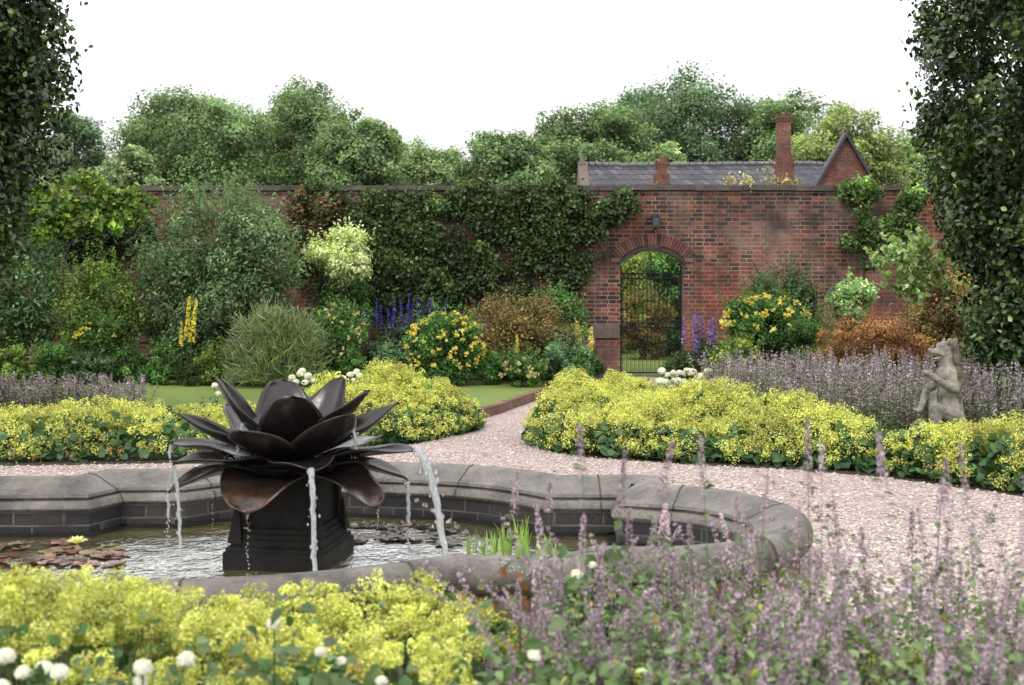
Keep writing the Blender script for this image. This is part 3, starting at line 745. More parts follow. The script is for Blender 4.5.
# front gable facing the garden
ap=at(846,136,HD-1.5); lw=at(817,186,HD-1.5); rw=at(874,186,HD-1.5); y=-1.5; s=(ap[2]-lw[2])/(ap[0]-lw[0])
zb=0; half=(rw[0]-lw[0])/2+.75; zg=ap[2]-half*s
cxg=(lw[0]+rw[0])/2
g=Geo(); g.add([(cxg-half,y,0),(cxg+half,y,0),(cxg+half,y,zg),(cxg,y,ap[2]),(cxg-half,y,zg),(cxg-half,-1.2,0),(cxg+half,-1.2,0),(cxg+half,-1.2,zg),(cxg,-1.2,ap[2]),(cxg-half,-1.2,zg)],[(0,1,2,3,4),(9,8,7,6,5),(0,5,6,1),(1,6,7,2),(4,9,5,0)])
g.build('gable',HOUSEB,hs)
g=Geo()
for sgn in (-1,1):
    e=(cxg+sgn*(half+.1),zg-.1*s); 
    p=[(cxg,y-.12,ap[2]+.02),(e[0],y-.12,e[1]+.02),(e[0],-1.1,e[1]+.02),(cxg,-1.1,ap[2]+.02)]
    p2=[(q[0],q[1],q[2]+.1) for q in p]; g.add(p+p2,[(0,1,2,3),(7,6,5,4),(0,4,5,1),(1,5,6,2),(3,2,6,7)])
g.build('gable_roof',SLATE,hs)
g=Geo()
for sgn in (-1,1):
    e=(cxg+sgn*(half+.1),zg-.1*s); g.add([(cxg,y-.16,ap[2]+.13),(e[0],y-.16,e[1]+.13),(e[0],y-.16,e[1]-.03),(cxg,y-.16,ap[2]-.03),(cxg,y-.125,ap[2]+.13),(e[0],y-.125,e[1]+.13),(e[0],y-.125,e[1]-.03),(cxg,y-.125,ap[2]-.03)],[(0,1,2,3),(7,6,5,4),(0,4,5,1),(3,2,6,7)])
g.build('bargeboard',BOARD,hs)

# ------------------------------------------------------------------ trees behind
def tree(label,x0,x1,ytop,ybot,d,cols,n=24000,leaf=.19,lob=44,group='trees beyond the garden wall',rr=.3,lv=.22):
    a=at(x0,ytop,d); b=at(x1,ybot,d); cx=(a[0]+b[0])/2; rx=(b[0]-a[0])/2; zt=a[2]; zb=max(.5,b[2]); cz=(zt+zb)/2-.5; rz=(zt-cz)
    t=empty('broadleaf_tree',label,'tree',(cx,d,0),group)
    g=Geo(); r0=max(.18,rx*.07); g.tube([(0,0,-.1),(.1,.1,cz*.3),(.0,.1,cz*.65),(.1,0,cz),(0,0,cz+rz*.5)],[r0*1.4,r0,r0*.8,r0*.55,r0*.15],9)
    main=lobes_in((0,0,cz),(rx*.8,rx*.72,rz*.8),13,min(rx,rz)*.36,.8,-.5,.1)
    for l in main: 
        c=l[0]; g.tube([(0,.05,cz*.45),(c[0]*.45,c[1]*.45,(cz*.5+c[2])*.52),tuple(c)],[r0*.6,r0*.35,r0*.1],6)
    g.build('trunk',BARK,t)
    L=[]
    for l in main: L+=lobes_in(l[0],l[1],lob//3,l[1][0]*.42,.75,-.6,.1)
    L+=lobes_in((0,0,cz),(rx*.92,rx*.92,rz*.94),lob,min(rx,rz)*rr,.75,-.4,.07)
    L+=lobes_in((0,0,cz),(rx*1.04,rx,rz*1.03),lob,min(rx,rz)*rr*.5,.8,-.3,.04)
    L+=lobes_in((0,0,cz-rz*.45),(rx*1.0,rx*.8,rz*.55),lob,min(rx,rz)*.3,.8)
    g=Geo(); crown(g,L,int(n*2.0),leaf,(np.array(cols)*2.0+np.array([.018,.024,.026])),.62,.55,.2,lv,inner=.35,topcol=.32,gate=-.42,gf=.62); g.build('crown',LEAF,t)  # leaf colours lifted towards pale blue-grey: distance haze painted in
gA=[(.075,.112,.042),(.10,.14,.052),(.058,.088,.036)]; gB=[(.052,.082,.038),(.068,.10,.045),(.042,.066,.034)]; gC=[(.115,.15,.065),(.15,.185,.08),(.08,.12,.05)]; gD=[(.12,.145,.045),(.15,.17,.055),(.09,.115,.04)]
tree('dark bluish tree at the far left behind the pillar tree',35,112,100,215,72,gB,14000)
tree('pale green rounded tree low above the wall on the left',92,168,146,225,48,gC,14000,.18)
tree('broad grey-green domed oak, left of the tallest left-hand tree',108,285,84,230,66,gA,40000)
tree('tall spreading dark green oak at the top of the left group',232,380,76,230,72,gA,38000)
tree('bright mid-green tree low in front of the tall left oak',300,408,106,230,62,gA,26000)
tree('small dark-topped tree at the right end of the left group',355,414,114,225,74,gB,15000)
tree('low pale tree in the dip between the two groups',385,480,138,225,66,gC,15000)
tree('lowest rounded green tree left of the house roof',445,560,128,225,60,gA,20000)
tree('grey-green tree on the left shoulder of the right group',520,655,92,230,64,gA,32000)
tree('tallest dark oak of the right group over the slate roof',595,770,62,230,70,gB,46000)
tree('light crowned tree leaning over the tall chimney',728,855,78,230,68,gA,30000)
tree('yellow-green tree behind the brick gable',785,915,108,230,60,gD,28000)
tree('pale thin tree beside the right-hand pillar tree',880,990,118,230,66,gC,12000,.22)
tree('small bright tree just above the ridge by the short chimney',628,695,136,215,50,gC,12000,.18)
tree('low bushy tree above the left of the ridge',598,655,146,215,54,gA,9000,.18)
def woodland():
    g=Geo()
    for x in np.linspace(-75,75,60):
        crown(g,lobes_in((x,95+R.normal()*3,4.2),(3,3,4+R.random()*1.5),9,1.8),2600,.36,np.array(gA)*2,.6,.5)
    tag(g.build('distant_woodland',LEAF),'far dark belt of woodland behind the trees','woodland',kind='stuff')
woodland()

# ------------------------------------------------------------------ two pillar trees framing the view
def pillar(label,cx,cy,prof,cols,n,seed):
    """prof: (z, radius) pairs; large glossy leaves on a tall column"""
    t=empty('pillar_tree',label,'tree',(cx,cy,0),'clipped pillar trees framing the view')
    zs_=[p[0] for p in prof]; rs=[p[1] for p in prof]
    L=[]
    for i in range(330):
        z=R.uniform(zs_[0],zs_[-1]); r=np.interp(z,zs_,rs); a=R.random()*6.28; q=.16+.2*R.random()
        k=(r-q*.75)*(.84+.2*R.random()); L.append(((math.cos(a)*k,math.sin(a)*k,z),(q,q,q*1.3)))
    for i in range(110):
        z=R.uniform(zs_[0],zs_[-1]); r=np.interp(z,zs_,rs)*.55; a=R.random()*6.28; L.append(((math.cos(a)*r,math.sin(a)*r,z),(.34,.34,.5)))
    g=Geo(); crown(g,L,n,.072,cols,.62,.25,.38,.3,big=True,inner=.2,w=[.4,.3,.22,.08])
    # loose shoots that break the outline
    for i in range(150):
        z=R.uniform(zs_[0],zs_[-1]); r=np.interp(z,zs_,rs); a=R.random()*6.28; m=10
        s=np.linspace(0,1,m)[:,None]; d=np.array([math.cos(a),math.sin(a),.5+.5*R.random()]); P=np.array([math.cos(a)*r*.9,math.sin(a)*r*.9,z])+s*d*(.15+.35*R.random())+R.normal(size=(m,3))*.02
        leaves(g,P,R.normal(size=(m,3))+np.array([0,0,.6]),.075,.6,col=pal(m,cols[1:],.3),big=True)
    g.build('crown',GLOSSY,t)
    g=Geo(); g.tube([(0,0,-.05),(.03,0,1.2),(0,.03,3),(0,0,zs_[-1])],[.14,.11,.08,.02],10)
    for i in range(26):
        z=R.uniform(.6,zs_[-1]-.5); a=R.random()*6.28; r=np.interp(z+.4,zs_,rs)*.85; g.tube([(0,0,z),(math.cos(a)*r*.5,math.sin(a)*r*.5,z+.2),(math.cos(a)*r,math.sin(a)*r,z+.55)],[.03,.02,.006],5)
    g.build('trunk',BARK,t)
pc=[(.018,.038,.010),(.034,.068,.016),(.055,.10,.024),(.15,.22,.06)]
pillar('tall dark leafy pillar tree filling the left edge of the view',-6.0,12.0,[(.45,.3),(.93,.58),(1.43,.82),(2.1,1.1),(2.9,1.36),(4.2,1.54),(6.2,1.5),(7.0,.5)],pc,150000,1)
pillar('tall dark glossy-leaved pillar tree filling the right edge behind the statue',5.75,12.3,[(.4,.8),(.9,.95),(1.6,1.18),(2.4,1.42),(3.1,1.6),(4.5,1.68),(6.4,1.6),(7.2,.5)],pc,150000,2)

# ------------------------------------------------------------------ shrubs and border plants
def shrub(label,x0,x1,y0,y1,d,cols,n=7000,leaf=.06,name='shrub',cat='shrub',asp=.5,rr=.26,lob=26,up=.4,shoots=45,flat=.9,m=LEAF,w=None,dep=.75,lv=.25,extra=None,group=None,stemr=.02,gain=1.75,stems=9):
    a=at(x0,y0,d); b=at(x1,y1,d); cx=(a[0]+b[0])/2; rx=(b[0]-a[0])/2; zt=a[2]; zb=max(.1,b[2]); cz=(zt+zb)/2; rz=(zt-zb)/2; ry=min(rx*dep,.95)
    t=empty(name,label,cat,(cx,d,0.0),group); q=min(rx,rz)*rr*1.45
    L=lobes_in((0,0,cz),(rx*.95,ry*.95,rz*.95),lob,q,flat)+lobes_in((0,0,cz),(rx,ry,rz),lob,q*.55,flat,-1,.05)+lobes_in((0,0,zb+rz*.4),(rx*.8,ry*.8,rz*.4),lob//3,q,flat)
    cols=np.array(cols)*gain
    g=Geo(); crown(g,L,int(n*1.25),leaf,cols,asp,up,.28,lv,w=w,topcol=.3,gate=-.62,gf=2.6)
    for i in range(shoots):
        th=R.random()*6.28; e=R.uniform(.1,1.4); P0=np.array([math.cos(th)*math.cos(e)*rx*.85,math.sin(th)*math.cos(e)*ry*.85,cz+math.sin(e)*rz*.85]); k=14
        dr=np.array([math.cos(th)*math.cos(e)*.6,math.sin(th)*math.cos(e)*.6,.5+.6*R.random()]); LN=(.15+.4*R.random())*min(1,rx*1.6); P=P0+np.linspace(0,1,k)[:,None]*dr*LN+R.normal(size=(k,3))*.018
        leaves(g,P,R.normal(size=(k,3))+np.array([0,0,.5]),leaf*.9,asp,col=pal(k,cols[-2:],.2))
    g.build('foliage',m,t)
    g=Geo()
    for i in range(stems):
        c=L[i][0]; g.tube([(R.normal()*.04,R.normal()*.04,0),(c[0]*.4,c[1]*.4,c[2]*.5),tuple(c)],[stemr,stemr*.8,stemr*.3],5,(.08,.06,.04))
    g.build('stem',BARK,t)
    if extra: extra(t,rx,ry,rz,cz,d)
    return t
def blooms(col,n,size,spread=1.0,lo=-.2,petals=9,only=None,name='bloom'):
    """ex: a scatter of open flowers over the front of a shrub"""
    def f(t,rx,ry,rz,cz,d):
        for i in range(n):
            g=Geo()
            for _ in range(40):
                dd=nrm(R.normal(size=(1,3)))[0]
                if dd[1]<.3 and dd[2]>lo: break
            c=np.array([dd[0]*rx*spread,dd[1]*ry*1.02,cz+dd[2]*rz*1.0])
            flower(g,c,size*(.6+.6*R.random()),col,petals); g.build(name,PETAL,t)
    return f
def flower(g,c,s,cols,petals=9):
    P=np.asarray(c)+R.normal(size=(petals,3))*s*.28; N=R.normal(size=(petals,3))+np.array([0,-.8,.5])
    leaves(g,P,N,s*.75,.8,.3,pal(petals,cols,.12))
def spikes(g_stem,name,parent,pts,cols,green,fl=.025,rad=.028,per=70,m=PETAL):
    """tall flower spikes: (x,y,z0,z1)"""
    for (x,y,z0,z1) in pts:
        g=Geo(); n=int(per*(z1-z0)/.3)+12; t=R.random((n,1)); a=R.random((n,1))*6.28; r=rad*(1-.75*t)*(.7+.5*R.random((n,1)))
        lean=R.normal()*.06
        P=np.concatenate([x+r*np.cos(a)+lean*t*(z1-z0),y+r*np.sin(a),z0+(z1-z0)*t],1); N=np.concatenate([np.cos(a),np.sin(a),.3+0*a],1)+R.normal(size=(n,3))*.3
        leaves(g,P,N,fl,.8,.3,pal(n,cols,.25)); g.build(name,m,parent)
        g_stem.tube([(x*.8,y,.05),(x,y,z0),(x+lean*(z1-z0),y,z1)],[.009,.007,.003],5,green)
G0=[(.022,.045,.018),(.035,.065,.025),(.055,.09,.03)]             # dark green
G1=[(.05,.09,.02),(.08,.13,.028),(.13,.18,.04)]                  # yellow-green
G2=[(.045,.085,.045),(.065,.115,.055),(.10,.15,.075)]             # blue-green
G3=[(.10,.13,.065),(.14,.17,.085),(.18,.21,.11)]                  # grey-green
G4=[(.42,.44,.22),(.52,.53,.32),(.22,.30,.09)]                    # variegated
G5=[(.10,.075,.03),(.14,.09,.035),(.08,.10,.03),(.18,.11,.045)]   # red-brown
G6=[(.21,.085,.04),(.24,.125,.05),(.12,.12,.04),(.18,.065,.038)]        # orange
G7=[(.035,.08,.02),(.05,.11,.03),(.08,.15,.04)]                   # fresh mid green
YEL=[(.75,.55,.06),(.85,.68,.15),(.8,.7,.3)]
shrub('dark green shrub at the far left under the pillar tree',-45,66,232,348,18.9,G2,12000,.07,rr=.28)
shrub('yellow-green upright shrub with pointed shoots, left of the largest shrub',56,142,262,350,18.5,G1,9000,.06,shoots=60)
shrub('largest loose blue-green shrub standing as high as the wall',134,304,180,356,18.8,[(.055,.095,.045),(.08,.125,.06),(.12,.16,.08)],34000,.075,asp=.4,shoots=130,rr=.22,lob=40,dep=.6)
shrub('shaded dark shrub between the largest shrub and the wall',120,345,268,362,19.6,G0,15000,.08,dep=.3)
def fine_mound(label,x0,x1,y0,y1,d):
    a=at(x0,y0,d); b=at(x1,y1,d); cx=(a[0]+b[0])/2; rx=(b[0]-a[0])/2; rz=a[2]-.1
    t=empty('broom_bush',label,'shrub',(cx,d,.0)); g=Geo(); n=9000
    th=R.random(n)*6.28; e=np.arccos(1-R.random(n)*.95)
    D=np.stack([np.sin(e)*np.cos(th)*rx,np.sin(e)*np.sin(th)*.8,np.cos(e)*rz],1); s=R.random((n,1))**.5*.62+.32+.13*nz(D,2.6,4.)[:,None]+.06*R.normal(size=(n,1))
    P=D*s+np.array([0,0,.1]); T=nrm(D+np.array([0,0,.25])+R.normal(size=(n,3))*.3)
    leaves(g,P,R.normal(size=(n,3)),.2,.055,.2,pal(n,np.array(G3)*2.1,.2),T=T)
    crown(g,lobes_in((0,0,rz*.45),(rx*.8,.6,rz*.45),20,.28),6000,.05,[(.05,.07,.03),(.07,.1,.04)],.3)
    g.build('foliage',LEAF,t)
fine_mound('rounded grey-green bush of thin wispy stems in front of the largest shrub',218,338,300,384,17.9)
shrub('cream variegated shrub with pale leafy head against the dark climber',314,374,232,282,19.4,G4,6500,.07,rr=.36,lob=14,shoots=24,lv=.1,extra=lambda t,rx,ry,rz,cz,d:None)
shrub('green leafy base shrub below the cream variegated one',318,372,275,345,19.5,G7,5000,.06,lob=16)
shrub('rose bush with small yellow and pink buds beside the wispy bush',308,368,304,380,18.1,G7,7000,.05,'rose_bush','rose bush',extra=blooms([(.7,.45,.25),(.75,.6,.25),(.8,.65,.5)],40,.05,lo=-.5))
t=empty('delphinium_clump','clump of deep blue delphinium spikes behind the yellow roses','flowers',(at(405,300,18.7)[0],18.7,0))
g=Geo(); rx=.72; crown(g,lobes_in((0,0,.55),(rx,.4,.5),26,.2),9000,.06,G2,.5); g.build('foliage',LEAF,t)
g=Geo(); pts=[]
for i in range(22):
    x=R.uniform(-.75,.65); pts.append((x,R.uniform(-.35,.3),.85+.15*R.random(),1.1+.35*R.random()-.15*abs(x)))
spikes(g,'flower_spike',t,pts,[(.035,.04,.24),(.06,.06,.34),(.12,.09,.34)],(.06,.1,.03),.034,.03,55); g.build('stem',LEAF,t)
shrub('bushy yellow rose covered in open blooms beside the blue delphiniums',406,484,312,384,17.8,G7,9000,.055,'rose_bush','rose bush',extra=blooms(YEL,95,.062,lo=-.5),w=[.5,.3,.2])
shrub('rounded red-brown leaved shrub in the middle of the left border',456,574,288,382,18.6,G5,15000,.05,lv=.15,shoots=30)
shrub('bright green leafy shrub at the wall, right of the red-brown one',528,584,292,352,19.4,G7,7000,.065)
def stalk_plant(name,label,cat,px,ytop,ybase,d,nsp,cols,w=.12,flow=.3,fl=.03,rad=.035,gcol=G7,fol=1500,h0=.35,group=None):
    x,_,zt=at(px,ytop,d); t=empty(name,label,cat,(x,d,0),group); g=Geo(); H=zt
    crown(g,lobes_in((0,0,H*h0*.6),(w*1.6,w*1.2,H*h0*.6),10,w*.6),fol,.06,gcol,.4); g.build('foliage',LEAF,t)
    g=Geo(); pts=[(R.uniform(-w,w) if nsp>1 else 0,R.uniform(-w,w)*.5,H*(1-flow)-.1*i*random.random(),H*(1-.12*random.random() if i else 1)) for i in range(nsp)]
    spikes(g,'flower_spike',t,pts,cols,gcol[1],fl,rad); g.build('stem',LEAF,t)
    return t
stalk_plant('mullein','tallest yellow mullein spike left of the fountain, in front of the largest shrub','flowers',190,297,378,17.6,2,YEL[:2],.06,.42,.04,.045,fol=2200)
stalk_plant('mullein','shorter pale yellow mullein spike just left of the tallest one','flowers',181,322,378,17.7,1,YEL,.04,.35,.035,.03)
stalk_plant('mullein','slim pale yellow spike in front of the red-brown shrub','flowers',517,335,380,17.6,1,YEL,.05,.3,.035,.03)
stalk_plant('lily_plant','yellow lily stems at the corner of the left border by the path','flowers',586,322,380,18.7,4,YEL,.16,.3,.05,.045,fol=2600,h0=.6)
shrub('yellow rose with a few blooms in front of the yellow-green shrub',76,118,318,350,18.0,G7,2600,.05,'rose_bush','rose bush',extra=blooms(YEL,16,.06,lo=-.2))
low=[(-20,40,348,380,G1,'broad yellow-green low plant at the left end of the border'),(30,78,340,382,G7,'leafy green perennial beside the left-end low plant'),(70,112,346,382,G2,'grey-leaved perennial with yellow buds in the left border'),(108,150,345,383,G7,'round green perennial in front of the largest shrub'),(146,180,343,383,G7,'dark lobed-leaf perennial left of the mullein'),(196,232,348,383,G1,'leafy green perennial right of the mullein'),(335,365,352,385,G7,'low green perennial at the foot of the budded rose'),(368,412,348,385,G2,'low blue-green perennial left of the yellow rose'),(478,505,352,386,G7,'strappy green perennial in the middle of the left border'),(538,600,340,386,G2,'silvery green catmint-like mound at the path corner of the border'),(560,596,352,388,G7,'low fresh green mound spilling onto the path corner')]
for x0,x1,y0,y1,cs,lb in low: shrub(lb,x0,x1,y0,y1+4,17.9+R.uniform(-.25,.25),cs,3800,.055,'perennial_plant','plant',lob=12,shoots=14,stemr=.008)
shrub('low plant with pale yellow flowers beside the slim yellow spike',500,548,358,386,17.5,G7,3000,.05,'perennial_plant','plant',lob=10,extra=blooms([(.7,.65,.3),(.75,.6,.35),(.6,.35,.3)],30,.045,lo=-.3),stemr=.008)
# right-hand border
stalk_plant('larkspur_clump','purple larkspur spikes just right of the gate','flowers',700,312,375,18.3,11,[(.22,.13,.40),(.30,.2,.46),(.38,.28,.5)],.30,.36,.04,.03,fol=6000,h0=.55)
shrub('dark green shrub with arching tips behind the yellow lilies',742,828,270,352,19.2,G0,11000,.055,shoots=60,extra=None)
shrub('yellow lilies in flower over leafy stems right of the larkspur',722,812,296,352,18.5,G7,8500,.06,'lily_plant','flowers',extra=blooms(YEL,44,.075,lo=-.15))
shrub('lower yellow-flowered bush beside the white roses',712,762,340,386,17.9,G1,5500,.05,'rose_bush','rose bush',extra=blooms([(.75,.65,.2),(.6,.6,.15)],50,.05,lo=-.4))
shrub('grassy green perennial between the lilies and the orange shrub',786,836,316,372,18.1,G7,6500,.08,'perennial_plant','plant',asp=.2,lob=14)
shrub('pale green upright young shrub against the red brick',836,872,280,325,19.2,[(.12,.2,.08),(.2,.3,.12),(.3,.4,.2)],2600,.07,rr=.4,lob=10,shoots=16)
shrub('low spreading orange-red leaved shrub in the right border',806,942,316,380,17.2,G6,17000,.045,lv=.2,shoots=50,lob=34,w=[.35,.3,.2,.15])
shrub('tall rusty-green shrub between the brick wall and the right pillar tree',908,985,262,375,17.4,[(.06,.08,.025),(.1,.1,.035),(.18,.1,.04)],13000,.06,shoots=60)
shrub('dark evergreen shrub behind the statue at the right edge',962,1060,300,385,15.2,G0,12000,.06)
# climbers on the wall
def climber(label,d,blobs,cols,n,leaf,stems,m=LEAF,w=None,name='wall_climber'):
    t=empty(name,label,'climber',(0,d,0)); L=[]
    for (px,py,rx,ry) in blobs:
        c=at(px,py,d); sx=rx*d/F; sz=ry*d/F
        for k in range(max(4,int(sx*sz*48))):
            a=R.random()*6.28; q=R.random()**.5*(1+.15*R.normal()); r=.08+.15*R.random()
            L.append(((c[0]+math.cos(a)*q*sx,R.normal()*.05,c[2]+math.sin(a)*q*sz),(r,.1,r)))
    g=Geo()
    for (px,py,rx,ry) in blobs:
        c=at(px,py,d); sx=rx*d/F; sz=ry*d/F; k=int(n*.9*rx*ry/sum(b[2]*b[3] for b in blobs)); a=R.random(k)*6.28; q=R.random(k)**.6*(1+.16*R.normal(size=k))
        P=np.column_stack([c[0]+np.cos(a)*q*sx,.12-np.abs(R.normal(size=k))*.1,c[2]+np.sin(a)*q*sz])
        P=P[nz(P,1.7,3.)>-.12+.15*R.normal(size=k)]; k=len(P)
        leaves(g,P,R.normal(size=(k,3))*.6+np.array([0,-.7,.5]),leaf,.65,col=pal(k,np.array(cols)*1.1,.35,w))
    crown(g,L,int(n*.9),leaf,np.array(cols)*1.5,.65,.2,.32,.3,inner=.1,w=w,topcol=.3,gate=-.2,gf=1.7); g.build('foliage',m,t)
    g=Geo()
    for s in stems: g.tube([(at(x,y,d)[0],.12,at(x,y,d)[2]) for x,y in s],[.03]+[.015]*(len(s)-1),6)
    g.build('stem',BARK,t); return t
climber('wide dark evergreen climber covering the wall left of the gate',20.2,[(325,215,30,22),(355,250,30,50),(395,215,40,25),(400,260,45,40),(450,215,45,30),(470,200,30,14),(490,250,45,45),(510,200,40,14),(540,230,40,35),(575,215,26,25),(590,245,20,32),(570,275,22,20),(622,204,18,10),(605,215,14,12),(440,275,45,18),(520,190,40,7),(330,190,18,5),(380,285,50,22),(425,300,40,14),(520,280,50,22),(350,285,30,18),(565,225,40,30),(430,235,60,40)],
  [(.025,.045,.015),(.04,.07,.02),(.07,.11,.035),(.14,.18,.07)],52000,.075,[[(470,375),(465,300),(450,220)],[(560,375),(560,290),(600,210),(635,200)],[(380,375),(380,300),(350,220)]],w=[.4,.33,.2,.07])
climber('red-tinged creeper high on the wall beside the largest shrub',20.15,[(310,205,22,18),(330,225,16,30),(300,250,18,30)],[(.10,.05,.03),(.05,.08,.03),(.14,.09,.04)],7000,.07,[[(320,375),(315,260),(310,210)]])
climber('small light green climber on the brick to the right of the gate',20.2,[(850,198,12,16),(862,212,12,14),(880,238,22,12),(905,218,12,18),(895,235,14,12),(868,192,14,8),(850,245,8,6),(866,262,7,8),(912,200,8,8)],
  [(.04,.08,.02),(.07,.13,.03),(.14,.2,.06)],7500,.08,[[(868,340),(866,262),(868,235),(850,200)],[(868,236),(905,235),(914,200)]])
climber('bright yellow-green leafy climber spilling over the left of the wall',18.4,[(85,190,40,16),(115,200,35,12),(60,215,30,18),(130,215,18,10),(95,215,16,14),(40,190,20,18)],
  [(.07,.12,.02),(.12,.19,.035),(.2,.28,.06)],8500,.11,[[(60,375),(60,260),(90,195)],[(70,230),(140,200)]])
climber('dark creeper hanging on the shaded wall behind the yellow-green climber',20.15,[(60,225,40,25),(110,225,22,18),(140,235,14,20),(80,250,30,15)],G0,9000,.08,[[(90,375),(95,250)]])
shrub('airy sprig of pale broad leaves reaching from the right pillar tree',872,945,246,300,13.2,[(.10,.15,.05),(.25,.32,.15),(.16,.22,.08)],420,.085,rr=.3,lob=12,asp=.7,stemr=.006,stems=1)
climber('tuft of stonecrop and weeds growing on the wall coping near the tall chimney',20.5,[(740,181,14,3),(760,179,14,3),(785,182,12,2),(768,174,6,6)],[(.3,.22,.12),(.2,.24,.08),(.38,.3,.2)],1500,.05,[[(745,185),(745,180)]])

# garden glimpsed through the gate
sheet('far_lawn',[[(-8,20.9),(16,20.9),(16,28),(-8,28)]],.006,LAWN)
shrub('sunlit yellow-green hedge seen through the gate',560,660,228,372,27.5,[(.16,.2,.04),(.24,.27,.06),(.09,.12,.03)],15000,.09,lob=30,group=None)  # palette lightened so the leaf colour itself carries the top light
shrub('darker shrub on the right seen through the gate',645,720,235,368,26,G7,14000,.09,lob=30)
shrub('dark low bush in the middle of the view through the gate',618,668,290,366,25,G5,7000,.07,lob=20)
shrub('tall sunlit shrub behind the others seen through the gate',600,720,190,300,29.5,[(.16,.2,.04),(.28,.3,.08),(.09,.12,.03)],14000,.10,lob=30)  # top light mixed into these pale leaf colours too

# ------------------------------------------------------------------ lady's mantle drifts
AY=[(.66,.655,.16),(.75,.74,.27),(.55,.555,.13),(.37,.43,.11)]
def alchemilla(label,poly,H,ncl,per,fr,clr,leafn,leafs,edge=.35,z0=.0,nleaf=(.035,.085,.03),hvar=.12):
    g=Geo(); P=sample(poly,ncl); e=edge_dist(poly,P)
    hf=lambda P,e: H*np.sqrt(np.clip(1-(1-np.clip(e/edge,0,1))**2,0,1))*(.82+hvar*np.sin(P[:,0]*3.1+1.3*np.sin(P[:,1]*2.3))+hvar*np.sin(P[:,1]*4.2+P[:,0]*1.7))
    h=hf(P,e)*(.5+.56*R.random(ncl)**.6)*(1+.16*nz(np.column_stack([P,P[:,0]*0]),2.2,1.))
    keep=nz(np.column_stack([P,P[:,0]*0]),3.4,5.)>(-.42 if fr>.013 else -.62); P=P[keep]; h=h[keep]; e=e[keep]; ncl=len(P)
    h=np.maximum(h,.10)
    C=np.column_stack([P,h+z0]); rad=clr*(.6+.8*R.random(ncl))
    # each frothy head: several tiny knots of florets
    k=7; K=np.repeat(C,k,0)+nrm(R.normal(size=(ncl*k,3)))*np.repeat(rad,k)[:,None]*np.array([1,1,.7])*.75
    shade=np.repeat(np.exp(.17*R.normal(size=(ncl,1)))*(1+.18*nz(C,2.8,2.)[:,None])*np.where(R.random((ncl,1))<.05,np.array([[.75,.6,.7]]),1.0),k,0)
    m=per//k; Q=np.repeat(K,m,0); dd=nrm(R.normal(size=(len(Q),3))); Q=Q+dd*np.repeat(np.repeat(rad,k),m)[:,None]*.38
    col=pal(len(Q),AY,.16,[.4,.3,.2,.1])*np.repeat(shade,m,0)
    leaves(g,Q,dd+np.array([0,0,.5])+.5*R.normal(size=dd.shape),fr,.85,.3,np.clip(col,0,.9))
    # flower stems
    i=R.choice(ncl,min(ncl,1500)); B=np.column_stack([P[i]+R.normal(size=(len(i),2))*.04,np.full(len(i),z0+.02)]); blades(g,B,C[i,2]-z0,.004,.05,pal(len(i),[(.12,.2,.04)],.2),3,0)
    # pleated round leaves underneath
    P=sample(poly,leafn*2); e=edge_dist(poly,P); kk=np.concatenate([np.argsort(e)[:int(leafn*.8)],R.choice(len(e),leafn-int(leafn*.8))]); P=P[kk]; e=e[kk]
    hh=hf(P,e)*R.random(leafn)**.7*.9+.03
    N=R.normal(size=(leafn,3))*.45+np.array([0,-.45,.8])
    leaves(g,np.column_stack([P,hh+z0]),N,leafs,1.0,.12,pal(leafn,[nleaf,(.05,.12,.035),(.09,.17,.06)],.25),big=True)
    o=g.build('ladys_mantle_drift',LEAF); tag(o,label,'flower bed',kind='stuff'); return o
alchemilla('frothy yellow-green flowers edging the left bed behind the pond',[(-6.5,10.35),(-4.5,10.6),(-3.1,10.75),(-1.8,11.15),(-1.7,12.2),(-4.4,12.2),(-6.5,11.7)],.46,1250,98,.017,.075,2600,.085,.4,.0)
alchemilla('large yellow-green flower mound behind the lotus fountain',[(-2.1,11.15),(-1.5,11.4),(-.9,12.0),(-.38,12.9),(-.32,13.4),(-.75,13.7),(-1.6,13.4),(-2.2,12.4)],.62,1150,98,.018,.08,2600,.09,.5,.0)
alchemilla('long yellow-green flower mound edging the path right of the pond',[(.12,11.8),(.5,11.1),(1.5,10.65),(2.4,10.4),(3.05,10.0),(3.45,10.3),(3.0,11.2),(1.9,12.4),(1.7,14.4),(.75,13.4),(.25,12.6)],.58,2400,98,.017,.08,4200,.09,.5,.0)
alchemilla('yellow-green flower mound in front of the stone statue',[(3.05,9.95),(3.7,9.2),(4.4,8.3),(5.6,8.4),(5.2,9.6),(4.3,10.3),(3.5,10.5)],.60,1000,98,.017,.075,2000,.08,.4,.0)
alchemilla('out-of-focus yellow-green flower heads along the near edge of the pond',[(-3.4,3.5),(-.3,3.45),(.12,3.9),(.15,4.7),(-.3,4.95),(-1.2,4.9),(-2.2,4.85),(-3.4,4.9)],.57,1000,224,.0115,.05,1900,.05,.5,.0,(.10,.18,.06),.08)
alchemilla('thin yellow-green flowers showing between the near catmint stems',[(.2,3.6),(1.9,3.5),(2.3,4.0),(1.2,4.6),(.2,4.7)],.42,120,180,.0115,.04,900,.07,.4,.0,(.07,.14,.045),.08)

